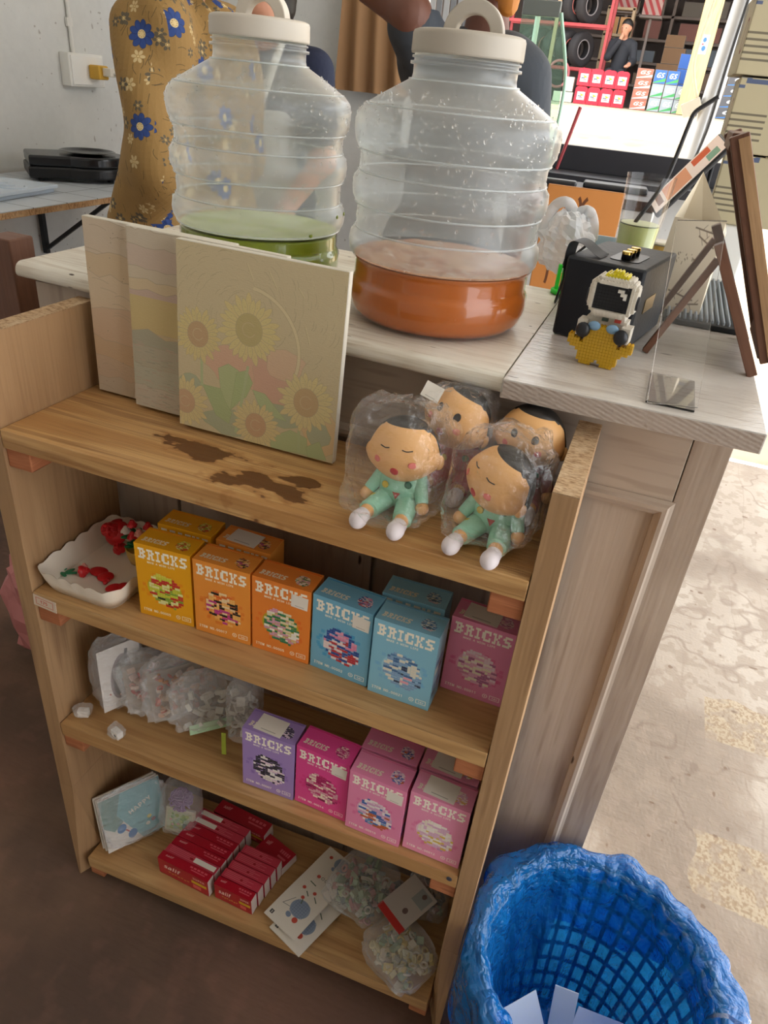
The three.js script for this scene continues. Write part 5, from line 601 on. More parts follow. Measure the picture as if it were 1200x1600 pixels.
const T_floral = ctex(1024, 1024, (x, w, h) => {
  x.fillStyle = '#977642'; x.fillRect(0, 0, w, h); const r = rng(402); for (let i = 0; i < 5000; i++) { x.fillStyle = i % 2 ? 'rgba(140,104,46,0.35)' : 'rgba(190,150,84,0.3)'; x.fillRect(r() * w, r() * h, 3, 3); }
  const bloom = (cx, cy, R, c, n) => { for (const ox of [-w, 0, w]) for (const oy of [-h, 0, h]) { const a = cx + ox, b = cy + oy; if (a < -R * 2 || a > w + R * 2 || b < -R * 2 || b > h + R * 2) continue; x.fillStyle = c; x.strokeStyle = '#1e2c58'; for (let i = 0; i < n; i++) { const t = i / n * 6.283; x.beginPath(); x.ellipse(a + Math.cos(t) * R * 0.62, b + Math.sin(t) * R * 0.62, R * 0.36, R * 0.24, t, 0, 7); x.fill(); x.lineWidth = 2; if (n > 7) x.stroke(); } x.fillStyle = '#d8c08a'; x.beginPath(); x.arc(a, b, R * 0.3, 0, 7); x.fill(); x.fillStyle = '#8a6a34'; for (let i = 0; i < 8; i++) { const t = i * 0.785; x.fillRect(a + Math.cos(t) * R * 0.2 - 2, b + Math.sin(t) * R * 0.2 - 2, 4, 4); } } };
  for (let i = 0; i < 160; i++) { x.strokeStyle = '#5e4c2c'; x.lineWidth = 3; const a = r() * w, b = r() * h; x.beginPath(); x.moveTo(a, b); x.quadraticCurveTo(a + 30 * (r() - 0.5), b + 24, a + 60 * (r() - 0.5), b + 50); x.stroke(); } for (let i = 0; i < 60; i++) bloom(r() * w, r() * h, 26 + 14 * r(), i % 3 ? '#5e5544' : '#c8b080', 6);
  for (const [a, b] of [[150, 180], [520, 120], [860, 260], [330, 480], [720, 560], [120, 760], [500, 840], [900, 880]]) bloom(a, b, 70, '#2a4480', 9);
});
{ // smock wearer by the wall table, side-on, facing left
  const G = thing('person', 'person in a mustard floral smock standing behind the green jar', 'person', [-0.58, 0, -1.32]); const fx = -1, fz = 0;
  const legs = [[-0.02, 0.9, 0.09, -0.01, 0.5, 0.09, 0.085, 0.062], [-0.01, 0.5, 0.09, 0, 0.08, 0.09, 0.058, 0.04], [0.02, 0.05, 0.09, -0.16, 0.035, 0.1, 0.042, 0.034], [-0.02, 0.9, -0.09, -0.01, 0.5, -0.09, 0.085, 0.062], [-0.01, 0.5, -0.09, 0, 0.08, -0.09, 0.058, 0.04], [0.02, 0.05, -0.09, -0.16, 0.035, -0.1, 0.042, 0.034]];
  const torso = [[0, 0.92, 0.06, 0, 0.92, -0.06, 0.12, 0.12], [0, 1.0, 0, 0, 1.32, 0, 0.135, 0.13], [0, 1.4, 0.1, 0, 1.4, -0.1, 0.09, 0.09]], armF = [[0.03, 1.42, 0.19, 0.04, 1.13, 0.23, 0.062, 0.05], [0.04, 1.13, 0.23, -0.06, 0.97, 0.2, 0.046, 0.036]], armB = [[0.0, 1.42, -0.19, 0.02, 1.13, -0.24, 0.06, 0.048], [0.02, 1.13, -0.24, -0.2, 1.02, -0.2, 0.044, 0.034]];
  part('body', bodyMesh([...legs, ...torso, ...armF, ...armB, ...headBones(-0.02, 1.64, 0, fx, fz), ...handBones(-0.06, 0.965, 0.2, -0.6, -0.75, -0.1), ...handBones(-0.2, 1.01, -0.2, -0.9, -0.2, 0.1)], [-0.42, 0, -0.34], [0.24, 1.8, 0.34], 0.0125), skinP, G);
  const sm = bodyMesh([[0, 0.95, 0.07, 0, 0.95, -0.07, 0.145, 0.145], [0.0, 1.0, 0, 0, 1.34, 0, 0.165, 0.16], [0, 1.42, 0.11, 0, 1.42, -0.11, 0.1, 0.1], [0.03, 1.43, 0.19, 0.045, 1.14, 0.235, 0.088, 0.086], [0.045, 1.14, 0.235, -0.06, 0.985, 0.205, 0.088, 0.058], [-0.055, 0.965, 0.2, -0.06, 0.945, 0.2, 0.06, 0.05], [0, 1.43, -0.19, 0.02, 1.13, -0.24, 0.085, 0.07], [0.02, 1.13, -0.24, -0.19, 1.025, -0.2, 0.07, 0.05]], [-0.3, 0.86, -0.36], [0.24, 1.56, 0.36], 0.012);
  { const p = sm.attributes.position; const n = sm.attributes.normal; for (let i = 0; i < p.count; i++) { const t = Math.atan2(p.getZ(i), p.getX(i)); const d = 0.016 * Math.sin(t * 9 + 3 * Math.sin(p.getY(i) * 7)) * (0.4 + 0.6 * fbm(cl(t / 6.3 + 0.5), cl(p.getY(i) - 0.8), 8, 6, 9, 2)); p.setXYZ(i, p.getX(i) + n.getX(i) * d, p.getY(i) + n.getY(i) * d * 0.4, p.getZ(i) + n.getZ(i) * d); } sm.computeVertexNormals(); }
  part('smock', triUV(sm, 'x', 1), M(0xffffff, 0.8, { map: rep(T_floral, 2.3, 2.3) }), G, 'mustard smock with blue flowers');
  part('trousers', bodyMesh(legs.filter((b) => b[1] > 0.06).map((b) => [...b.slice(0, 6), b[6] + 0.02, b[7] + 0.022]), [-0.2, 0.1, -0.24], [0.2, 0.98, 0.24], 0.016), M(0x2a2c38, 0.8), G); part('hair', bodyMesh(hairBones(-0.02, 1.64, 0, fx, fz), [-0.3, 1.4, -0.2], [0.25, 1.9, 0.2], 0.012), hairP, G); eyesOf(G, -0.02, 1.64, 0, fx, fz);
}
{ // navy top with a white apron strap, behind
  const G = thing('person', 'person in a navy top with a white apron strap behind the jar lid', 'person', [-0.76, 0, -2.08]); const fx = -0.4, fz = 0.92;
  const legs = [[-0.09, 0.9, 0, -0.09, 0.5, 0, 0.085, 0.062], [-0.09, 0.5, 0, -0.09, 0.08, 0, 0.058, 0.04], [-0.09, 0.05, -0.02, -0.14, 0.035, 0.16, 0.042, 0.034], [0.09, 0.9, 0, 0.09, 0.5, 0, 0.085, 0.062], [0.09, 0.5, 0, 0.09, 0.08, 0, 0.058, 0.04], [0.09, 0.05, -0.02, 0.06, 0.035, 0.16, 0.042, 0.034]];
  const arms = [[-0.19, 1.37, 0, -0.24, 1.1, 0.04, 0.055, 0.046], [-0.24, 1.1, 0.04, -0.2, 0.92, 0.2, 0.042, 0.033], [0.19, 1.37, 0, 0.25, 1.1, 0.04, 0.055, 0.046], [0.25, 1.1, 0.04, 0.18, 0.94, 0.2, 0.042, 0.033]];
  part('body', bodyMesh([...legs, [-0.06, 0.92, 0, 0.06, 0.92, 0, 0.12, 0.12], [0, 1.0, 0, 0, 1.28, 0, 0.125, 0.13], [-0.1, 1.36, 0, 0.1, 1.36, 0, 0.085, 0.085], ...arms, ...headBones(0, 1.62, 0.04, fx, fz), ...handBones(-0.2, 0.91, 0.2, 0.2, -0.5, 0.85), ...handBones(0.18, 0.93, 0.2, -0.2, -0.5, 0.85)], [-0.36, 0, -0.25], [0.36, 1.78, 0.38], 0.0125), skinP, G);
  part('navy_top', bodyMesh([[-0.06, 0.95, 0, 0.06, 0.95, 0, 0.135, 0.135], [0, 1.0, 0, 0, 1.28, 0, 0.14, 0.145], [-0.1, 1.36, -0.005, 0.1, 1.36, -0.005, 0.099, 0.099], [-0.18, 1.375, 0, -0.225, 1.18, 0.03, 0.075, 0.068], [0.18, 1.375, 0, 0.225, 1.18, 0.03, 0.075, 0.068]], [-0.36, 0.84, -0.2], [0.36, 1.47, 0.22], 0.012), M(0x1b2440, 0.8), G); part('apron_strap', tube([[-0.05, 1.25, 0.155], [-0.085, 1.4, 0.1], [-0.07, 1.5, 0.0], [0, 1.52, -0.06], [0.07, 1.5, 0.0], [0.085, 1.4, 0.1], [0.05, 1.25, 0.155]], 0.014, 50, 8), M(0xe4e0d6, 0.8), G, 'white apron strap');
  part('apron', bodyMesh([[-0.06, 0.95, 0.02, 0.06, 0.95, 0.02, 0.13, 0.13], [0, 0.7, 0.03, 0, 1.2, 0.02, 0.14, 0.14]], [-0.15, 0.62, 0.03], [0.15, 1.27, 0.24], 0.012), M(0xc4c0b6, 0.8), G, 'pale apron'); part('trousers', bodyMesh(legs.filter((b) => b[1] > 0.06).map((b) => [...b.slice(0, 6), b[6] + 0.02, b[7] + 0.022]), [-0.24, 0.1, -0.2], [0.24, 0.98, 0.2], 0.016), M(0x30323a, 0.8), G); part('hair', bodyMesh(hairBones(0, 1.62, 0.04, fx, fz), [-0.25, 1.4, -0.25], [0.25, 1.85, 0.25], 0.012), hairP, G); eyesOf(G, 0, 1.62, 0.04, fx, fz);
}
{ // charcoal top, ginger hair, raised forearm
  const G = thing('person', 'person in a charcoal top with long ginger hair behind the tea jar lid', 'person', [0.085, 0, -1.62]); const fx = -0.8, fz = -0.6;
  const legs = [[-0.09, 0.88, 0, -0.09, 0.48, 0, 0.085, 0.062], [-0.09, 0.48, 0, -0.09, 0.08, 0, 0.058, 0.04], [-0.09, 0.05, 0.02, -0.16, 0.035, -0.1, 0.042, 0.034], [0.09, 0.88, 0, 0.09, 0.48, 0, 0.085, 0.062], [0.09, 0.48, 0, 0.09, 0.08, 0, 0.058, 0.04], [0.09, 0.05, 0.02, 0.03, 0.035, -0.12, 0.042, 0.034]];
  const dark = M(0x6b4436, 0.55);
  part('body', bodyMesh([...legs, [-0.05, 0.9, 0, 0.06, 0.9, 0, 0.115, 0.115], [0.01, 1.0, 0, 0.02, 1.3, 0, 0.12, 0.125], [-0.08, 1.42, 0, 0.12, 1.42, 0, 0.08, 0.08], [-0.1, 1.45, 0.06, -0.1, 1.52, 0.16, 0.055, 0.048], [-0.1, 1.52, 0.16, -0.3, 1.6, 0.1, 0.044, 0.034], [0.19, 1.4, 0, 0.24, 1.13, 0.02, 0.052, 0.044], [0.24, 1.13, 0.02, 0.2, 0.92, -0.12, 0.042, 0.033], ...headBones(0.04, 1.69, -0.02, fx, fz), ...handBones(-0.31, 1.605, 0.1, -0.95, 0.2, -0.1), ...handBones(0.2, 0.9, -0.13, -0.1, -0.7, -0.6)], [-0.5, 0, -0.3], [0.34, 1.84, 0.3], 0.0125), dark, G);
  part('charcoal_top', bodyMesh([[-0.05, 0.95, 0, 0.06, 0.95, 0, 0.13, 0.13], [0.01, 1.0, 0, 0.02, 1.3, 0, 0.135, 0.14], [-0.08, 1.42, 0, 0.12, 1.42, 0, 0.096, 0.096], [-0.09, 1.45, 0.05, -0.1, 1.5, 0.13, 0.075, 0.07], [0.18, 1.41, 0, 0.225, 1.2, 0.015, 0.072, 0.065]], [-0.26, 0.82, -0.2], [0.36, 1.56, 0.26], 0.012), M(0x3a4048, 0.8), G);
  part('trousers', bodyMesh(legs.filter((b) => b[1] > 0.06).map((b) => [...b.slice(0, 6), b[6] + 0.02, b[7] + 0.022]), [-0.24, 0.1, -0.2], [0.24, 0.96, 0.2], 0.016), M(0x24262e, 0.8), G); part('hair', bodyMesh([...hairBones(0.04, 1.69, -0.02, fx, fz), [0.11, 1.7, 0.05, 0.13, 1.56, 0.1, 0.06, 0.025]], [-0.2, 1.4, -0.25], [0.3, 1.92, 0.25], 0.012), M(0xb8742a, 0.6), G); eyesOf(G, 0.04, 1.69, -0.02, fx, fz);
}
// brown apron on a hook, back wall
{ const G = thing('hanging_apron', 'brown apron with a white waistband hanging on the back wall', 'apron', [-0.575, 1.32, ZB + 0.05]); const N = 60, R = 30, P = [], I = []; for (let j = 0; j <= R; j++) for (let i = 0; i <= N; i++) { const u = i / N - 0.5, v = j / R, w = 0.13 + 0.03 * v; P.push(u * w * 2, 0.8 * (1 - v), 0.02 + 0.018 * Math.sin(u * 22 + Math.sin(v * 3)) * (0.3 + 0.7 * v)); } for (let j = 0; j < R; j++) for (let i = 0; i < N; i++) { const a = j * (N + 1) + i; I.push(a, a + N + 1, a + 1, a + 1, a + N + 1, a + N + 2); } const g = new THREE.BufferGeometry(); g.setAttribute('position', new THREE.Float32BufferAttribute(P, 3)); g.setIndex(I); g.computeVertexNormals(); part('cloth', flat(g), M(0x9c7650, 0.8, { side: THREE.DoubleSide }), G); part('waistband', box(0.27, 0.05, 0.03, 0, 0.79, 0.02, 0.006), M(0xe2ddd0, 0.8), G); part('hook', rod([0, 0.86, -0.045], [0, 0.84, 0.03], 0.006), black, G); }
// ---------- serving window ----------
struct('window_1', merge([box(1.32, 0.035, 0.3, 0.22, 1.09, ZB + 0.06, 0.003), box(1.32, 0.09, 0.04, 0.22, 1.125, ZB - 0.03, 0.003)]), M(0x33343a, 0.35));
single('prep_ledge', box(0.62, 0.03, 0.36, 0.36, 1.085, -2.2, 0.003), M(0x5a4034, 0.5, { map: rep(T_brown, 3, 3) }), 'dark wood prep ledge below the serving window', 'ledge');
{ const G = thing('ledge_stand', 'pale metal frame carrying the prep ledge', 'stand', [0.36, 0, -2.2]); const pm = M(0xa8aaa6, 0.5); for (const x of [-0.29, 0.29]) for (const z of [-0.16, 0.16]) part('leg', box(0.025, 1.03, 0.025, x, 0, z, 0.002), pm, G); part('apron_rail', box(0.62, 0.055, 0.34, 0, 1.028, 0, 0.002), pm, G); }
[['grey knife block lying on the prep ledge, left', 0.33, -2.13, 0.14, 0.022, 0.05], ['flat black case lying on the prep ledge, right', 0.52, -2.24, 0.22, 0.02, 0.1]].forEach(([l, x, z, w, h, d]) => single('ledge_tool', new RoundedBoxGeometry(w, h, d, 3, h * 0.4).translate(0, h / 2 + 0.0004, 0), M(0x2a2c30, 0.35), l, 'case', undefined, [x, 1.1152, z], 0.1));
{ const G = thing('kraft_sign', 'orange-brown kraft board with dark script below the prep ledge', 'board', [0.5, 0.62, -1.5], 0.05); const T = ctex(256, 512, (x, w, h) => { x.fillStyle = '#d08a48'; x.fillRect(0, 0, w, h); x.strokeStyle = '#6a3e22'; x.lineWidth = 9; x.beginPath(); x.moveTo(110, 20); x.bezierCurveTo(150, 60, 60, 90, 120, 140); x.bezierCurveTo(170, 90, 90, 60, 140, 20); x.moveTo(60, 80); x.bezierCurveTo(40, 140, 60, 200, 50, 230); x.stroke(); x.lineWidth = 5; x.beginPath(); for (let i = 0; i < 5; i++) { x.moveTo(60 + i * 18, 300); x.quadraticCurveTo(70 + i * 18, 280, 74 + i * 18, 304); } for (let i = 0; i < 4; i++) { x.moveTo(150 + i * 16, 320 - i * 8); x.lineTo(170 + i * 10, 290 - i * 10); } x.stroke(); }); part('board', box(0.2, 0.56, 0.012, 0, 0, 0, 0.002), M(0xb87a40, 0.7), G); const f = new THREE.PlaneGeometry(0.196, 0.556); f.translate(0, 0.28, 0.0064); part('print', f, M(0xffffff, 0.7, { map: T }), G); for (const s of [-1, 1]) part('leg', rod([s * 0.08, -0.6195, 0.0], [s * 0.08, 0.02, 0], 0.008), black, G); }
{ const G = thing('glass_screen', 'curved green-tinted glass screen by the serving window', 'glass screen', [0.08, 1.125, ZB + 0.1]); const s = new THREE.Shape(); s.moveTo(-0.06, 0); s.lineTo(0.14, 0); s.quadraticCurveTo(0.15, 0.4, 0.08, 0.52); s.lineTo(-0.06, 0.52); s.closePath(); const g = new THREE.ExtrudeGeometry(s, { depth: 0.006, bevelEnabled: false, curveSegments: 16 }); part('pane', g, M(0xd4ece0, 0.05, { transmission: 0.9, thickness: 0 }), G); part('top_rail', box(0.14, 0.05, 0.02, 0.01, 0.5, 0, 0.004), M(0x6a706c, 0.4), G); part('edge', tube([[0.14, 0.0, 0.003], [0.145, 0.3, 0.003], [0.085, 0.515, 0.003]], 0.006, 24), M(0xa8d0b8, 0.2), G); }
single('red_handle_tool', rod([0.25, 1.1265, ZB + 0.06], [0.29, 1.35, ZB + 0.02], 0.006, 10, 0.008), M(0x9c2c34, 0.4), 'red-handled tool leaning by the glass screen', 'tool');
{ const G = thing('slat_blind', 'grey vertical slat blind beside the window jamb', 'blind', [-0.29, 1.13, ZB + 0.06]); for (let i = 0; i < 6; i++) part('slat', box(0.022, 1.2, 0.004, -0.055 + i * 0.028, 0, 0.004 * (i % 2), 0.001, 'y'), M(i % 2 ? 0x8c8f94 : 0xc4c6c8, 0.5), G); part('head_rail', box(0.2, 0.03, 0.04, 0.01, 1.2, 0, 0.003), M(0xd0d0cc, 0.5), G); }
// printed cartons stacked on a white trolley at the right
{ const T = ctex(256, 256, (x, w, h) => { x.fillStyle = '#c8bd9c'; x.fillRect(0, 0, w, h); x.fillStyle = '#5e6a8a'; for (const [a, b, c, d] of [[60, 50, 70, 12], [40, 80, 120, 9], [40, 104, 120, 7], [40, 122, 96, 7], [160, 40, 60, 60]]) x.fillRect(a, b, c, d); x.fillStyle = '#c8bd9c'; x.fillRect(170, 50, 40, 40); x.strokeStyle = '#8a4a40'; x.lineWidth = 6; x.beginPath(); x.arc(70, 190, 30, 0, 7); x.stroke(); x.fillStyle = '#7a7260'; for (let i = 0; i < 5; i++) x.fillRect(130, 165 + i * 14, 90, 5); });
  single('foam_box', new RoundedBoxGeometry(0.1, 0.1, 0.15, 2, 0.006).translate(0, 0.0502, 0), M(0xf2f2ee, 0.6), 'white foam box carrying the printed cartons at the worktop end', 'foam box', undefined, [0.813, yC, -0.97]);
  ['bottom', 'middle', 'top'].forEach((n, i) => { const G = thing('printed_carton', n + ' carton of the cream printed stack at the right edge', 'carton', [0.868 - 0.014 * i, yC + 0.1008 + i * 0.113, -0.97], 0.04 * i - 0.03, 'cream printed cartons'); part('carton', box(0.17, 0.11, 0.16, 0, 0, 0, 0.002, 'x', 1), M(0xffffff, 0.75, { map: rep(T, 5, 6) }), G); part('tape', box(0.04, 0.0012, 0.161, 0, 0.1098, 0, 0.0003), M(0xb8a880, 0.3), G); }); }
{ const G = thing('condiment_tub', 'small amber tub with a pale lid behind the glass', 'tub', [0.72, yC, -0.9]); part('tub', lathe([[0, 0.0003], [0.022, 0.0003], [0.026, 0.05], [0, 0.05]], 24), M(0xb08a3c, 0.35), G); part('lid', lathe([[0, 0.056], [0.026, 0.055], [0.028, 0.05], [0, 0.0502]], 24), M(0xe0d8c0, 0.4), G); }
// ---------- the street and the shop across it ----------
{ const P = [], I = [], prof = [[-2.85, -0.004], [-3.6, 0.1], [-4.6, 0.45], [-6.5, 0.85], [-9, 1.08], [-12, 1.24], [-14, 1.295], [-20, 1.3]]; prof.forEach(([z, y]) => { for (const x of [-14, 14]) P.push(x, y, z); }); for (let i = 0; i < prof.length - 1; i++) { const a = 2 * i; I.push(a, a + 1, a + 2, a + 1, a + 3, a + 2); } const g = new THREE.BufferGeometry(); g.setAttribute('position', new THREE.Float32BufferAttribute(P, 3)); g.setIndex(I); g.computeVertexNormals(); triUV(g, 'x'); const T = dtex(256, 256, (u, v) => mix(mix([216, 200, 176], [196, 178, 152], fbm(u, v, 6, 6, 501, 4)), [180, 160, 134], 0.5 * ss(0.6, 0.8, fbm(u, v, 20, 20, 503, 3)))); struct('ground', g, M(0xffffff, 0.9, { map: rep(T, 0.3, 0.3) })); }
const Y0 = 1.297, dk = M(0x8c827e, 0.85), dk2 = M(0x968a84, 0.85);
struct('wall_street', merge([box(14, 4.2, 0.2, 0, Y0, -19.5, 0.01), box(0.2, 4.2, 5.5, -4.5, Y0, -16.8, 0.01), box(0.2, 4.2, 5.5, 5.5, Y0, -16.8, 0.01), box(14, 0.2, 5.7, 0, Y0 + 3.2, -16.8, 0.01), box(14, 0.9, 0.2, 0, Y0 + 2.4, -14.3, 0.01)]), dk);
const ground = (h) => Y0 + h;
// red oil jugs, two rows of four
const redJ = M(0xd8203a, 0.35), T_jug = ctex(128, 128, (x, w, h) => { x.fillStyle = '#e9ece8'; x.fillRect(0, 0, w, h); x.fillStyle = '#e8b81e'; x.beginPath(); x.moveTo(40, 20); x.lineTo(118, 50); x.lineTo(70, 70); x.fill(); x.fillStyle = '#3a4660'; x.fillRect(16, 62, 60, 16); x.fillStyle = '#d8203a'; x.fillRect(16, 88, 80, 10); });
for (let j = 0; j < 2; j++) for (let i = 0; i < 4; i++) { const G = thing('oil_jug', (j ? 'upper' : 'lower') + ' red oil jug, ' + ['first', 'second', 'third', 'fourth'][i] + ' from the left of the street display', 'jug', [-1.2 + i * 0.212, ground(0.001 + j * 0.267), -14], 0, 'red oil jugs across the street'); const s = new THREE.Shape(); s.moveTo(-0.1, 0); s.lineTo(0.1, 0); s.lineTo(0.1, 0.2); s.quadraticCurveTo(0.1, 0.245, 0.05, 0.25); s.lineTo(-0.06, 0.25); s.quadraticCurveTo(-0.1, 0.24, -0.1, 0.2); s.closePath(); const g = new THREE.ExtrudeGeometry(s, { depth: 0.12, bevelEnabled: true, bevelSize: 0.004, bevelThickness: 0.006, bevelSegments: 2 }); g.translate(0, 0.005, -0.06); part('jug_body', g, redJ, G); part('cap', new THREE.CylinderGeometry(0.02, 0.02, 0.012, 14).translate(-0.03, 0.26, 0), redJ, G); const l = new THREE.PlaneGeometry(0.13, 0.12); l.translate(0.005, 0.12, 0.0685); part('label', l, M(0xffffff, 0.5, { map: T_jug }), G); }
const T_gs = (bg, fg, st) => ctex(160, 160, (x, w, h) => { x.fillStyle = bg; x.fillRect(0, 0, w, h); x.fillStyle = st; x.beginPath(); x.moveTo(0, 150); x.lineTo(160, 90); x.lineTo(160, 130); x.lineTo(0, 160); x.fill(); x.fillStyle = fg; x.font = 'bold italic 84px sans-serif'; x.fillText('GS', 22, 92); });
const gsA = M(0xffffff, 0.6, { map: T_gs('#9aa6ae', '#f4f6f4', '#3f9a58') }), gsB = M(0xffffff, 0.6, { map: T_gs('#3a6ab4', '#f0f2f4', '#48a860') }), gsC = M(0xffffff, 0.6, { map: T_gs('#54565c', '#f0f2f4', '#3a78c0') }), gsD = M(0xffffff, 0.6, { map: T_gs('#c86a58', '#f0ece8', '#e0ded8') });
function stackBox(name, label, x, y, z, w, h, d, m, grp) { const G = thing(name, label, 'box', [x, y, z], 0, grp); part('carton', box(w - 0.006, h - 0.004, d, 0, 0.001, 0, 0.003), m.side2 ?? M(0x9a948a, 0.7), G); const f = new THREE.PlaneGeometry(w - 0.012, h - 0.01); f.translate(0, h / 2, d / 2 + 0.001); part('print', f, m, G); }
const ord = ['first', 'second', 'third', 'fourth', 'fifth'];
for (let j = 0; j < 4; j++) for (let i = 0; i < 1; i++) stackBox('battery_box', 'orange and white battery box, ' + ord[j] + ' from the ground beside the red jugs', -0.22, ground(0.001 + j * 0.15), -14, 0.26, 0.15, 0.2, gsD, 'orange battery boxes');
for (let j = 0; j < 3; j++) for (let i = 0; i < (j === 2 ? 2 : 3); i++) stackBox('battery_box', 'grey-green battery box in column ' + ord[i] + ', row ' + ord[j] + ' from the ground', 0.03 + i * 0.2, ground(0.001 + j * 0.2), -14, 0.196, 0.2, 0.2, j === 2 ? gsB : gsA, 'grey and blue battery boxes by the pillar');
for (let j = 0; j < 5; j++) stackBox('battery_box', 'dark battery box right of the pillar, ' + ord[j] + ' from the ground', 1.26 + j * 0.015, ground(0.001 + j * 0.155), -14, 0.46, 0.155, 0.25, gsC, 'dark battery boxes');
for (let j = 0; j < 4; j++) stackBox('blue_carton', 'blue carton in the stack behind the pillar, ' + ord[j] + ' from the ground', 0.34, ground(0.001 + j * 0.22), -14.7, 0.2, 0.22, 0.25, M(0x3a68b8, 0.6), 'blue cartons behind the pillar');
for (let j = 0; j < 3; j++) stackBox('white_carton', 'white carton right of the dark battery boxes, ' + ord[j] + ' from the ground', 1.66 + j * 0.02, ground(0.001 + j * 0.22), -13.9, 0.26, 0.22, 0.25, M(0xe8e4da, 0.7), 'white cartons at the right');
[['small grey-green tin box at the left of the red jugs', -1.41, 0.16, 0xb0c0b0, 0], ['small cream tin box left of the grey-green one', -1.59, 0.16, 0xd0c8b8, 0], ['tall patterned tin box standing on the small tins', -1.43, 0.22, 0xc0d0c4, 0.163]].forEach(([l, x, h, c, y]) => stackBox('tin_box', l, x, ground(0.001 + y), -14, 0.16, h, 0.14, M(c, 0.6), 'tin boxes left of the jugs'));
{ const G = thing('timber_pillar', 'yellow timber pillar with blue and white stickers across the street', 'pillar', [0.56, Y0, -13.9]); const T = woodTex([214, 186, 130], [228, 202, 148], [186, 150, 96], 91, 10); part('post', box(0.28, 2.6, 0.24, 0, 0, 0, 0.006, 'y'), M(0xffffff, 0.7, { map: rep(T, 1, 1.5) }), G); const Ts = ctex(64, 128, (x, w, h) => { x.fillStyle = '#eef0f2'; x.fillRect(0, 0, w, h); x.fillStyle = '#3a70b8'; x.beginPath(); x.arc(30, 34, 16, 0, 7); x.arc(34, 90, 18, 0, 7); x.fill(); x.fillStyle = '#d84a5a'; x.fillRect(10, 58, 20, 10); }); const s = new THREE.PlaneGeometry(0.11, 0.26); s.translate(0.01, 0.98, 0.122); part('stickers', s, M(0xffffff, 0.5, { map: Ts }), G); }
// tyres on a red rack
const rub = M(0x2c2a2c, 0.8), redR = M(0xa83a3e, 0.5);
{ const G = thing('tyre_rack', 'red steel tyre rack at the left of the shop', 'rack', [-1.9, Y0, -14.9]); for (const x of [-0.95, 0.85]) for (const z of [-0.25, 0.25]) part('upright', box(0.05, 2.2, 0.05, x, 0, z, 0.004), redR, G); for (const y of [0.5, 1.15, 1.8]) for (const z of [-0.2, 0.2]) part('rail', box(1.8, 0.05, 0.05, -0.05, y, z, 0.004), redR, G); }
for (let j = 0; j < 3; j++) for (let i = 0; i < 5; i++) { const G = thing('tyre', 'black tyre on the ' + ['lower', 'middle', 'top'][j] + ' rail, ' + ord[i] + ' from the left', 'tyre', [-2.42 + i * 0.235, ground(0.551 + j * 0.65), -14.9], 0.0, 'tyres on the red rack'); const t = lathe([[0.14, -0.07], [0.2, -0.085], [0.255, -0.08], [0.27, -0.05], [0.275, 0], [0.27, 0.05], [0.255, 0.08], [0.2, 0.085], [0.14, 0.07], [0.14, -0.07]], 32); t.rotateZ(Math.PI / 2); t.rotateY(-0.6); t.translate(0, 0.276, 0); part('tread', t, rub, G); const r = new THREE.TorusGeometry(0.145, 0.012, 6, 28); r.rotateY(Math.PI / 2 - 0.6); r.translate(0.05, 0.276, 0.05); part('bead_ring', r, i % 2 ? M(0xb06058, 0.4) : M(0x8a8688, 0.3), G); }
single('inner_tube', new THREE.TorusGeometry(0.2, 0.022, 8, 36), M(0xc06a72, 0.4), 'pink inner tube hanging in front of the tyre rack', 'inner tube', undefined, [-1.72, ground(0.42), -14.4], 0.6);
single('display_pole', box(0.06, 2.4, 0.06, 0, 0, 0, 0.004), M(0x9a8468, 0.7), 'wooden pole in front of the tyre rack', 'pole', undefined, [-1.85, ground(0.001), -14.05]);
{ const G = thing('ladder_shelf', 'pale narrow shelf with small cartons behind the red jugs', 'shelf', [-0.98, Y0, -15.6]); const wm = M(0xb09a7c, 0.7); for (const x of [-0.22, 0.22]) part('upright', box(0.05, 1.55, 0.25, x, 0, 0, 0.004), wm, G); for (const y of [0.3, 0.7, 1.1, 1.5]) part('board', box(0.48, 0.04, 0.25, 0, y, 0, 0.004), wm, G); }
[[-1.08, 0.741, 0xc8923c, 'amber carton on the narrow shelf, lower'], [-0.88, 0.741, 0xd8d0c0, 'cream carton on the narrow shelf, lower'], [-1.08, 1.141, 0xa87a4c, 'tan carton on the narrow shelf, upper'], [-0.88, 1.141, 0xb88a58, 'brown carton on the narrow shelf, upper']].forEach(([x, y, c, l]) => stackBox('shelf_carton', l, x, ground(y), -15.6, 0.18, 0.26, 0.2, M(c, 0.7), 'cartons on the narrow shelf'));
[[-0.95, 1.55, 'red-striped'], [-0.5, 1.5, 'pink-striped']].forEach(([x, y, n], i) => { const G = thing('striped_carton', n + ' carton high at the back of the shop', 'carton', [x, ground(y), -16.2], 0, 'striped cartons'); const T = ctex(64, 64, (c, w, h) => { c.fillStyle = '#c8a8a0'; c.fillRect(0, 0, w, h); c.strokeStyle = '#b8484a'; c.lineWidth = 6; for (let k = -4; k < 8; k++) { c.beginPath(); c.moveTo(k * 16, 0); c.lineTo(k * 16 + 40, 64); c.stroke(); } }); part('carton', box(0.34, 0.34, 0.3, 0, 0, 0, 0.004, 'x', 2), M(0xffffff, 0.7, { map: T }), G); part('bracket', box(0.4, 0.04, 0.32, 0, -0.045, 0, 0.004), dk2, G); part('post', box(0.05, y - 0.046, 0.05, 0, -y, 0, 0.004), dk2, G); });
[[0.05, 0.0, 0.5], [0.02, 0.501, 0.28], [0.06, 0.782, 0.26], [0.03, 1.043, 0.2]].forEach(([x, y, h], i) => stackBox('brown_carton', 'brown carton in the tall stack at the back of the shop, ' + ord[i] + ' from the ground', x, ground(y + 0.001), -16.4, 0.5 - i * 0.05, h, 0.4, M(0x8a6a4c, 0.75), 'brown cartons at the back'));
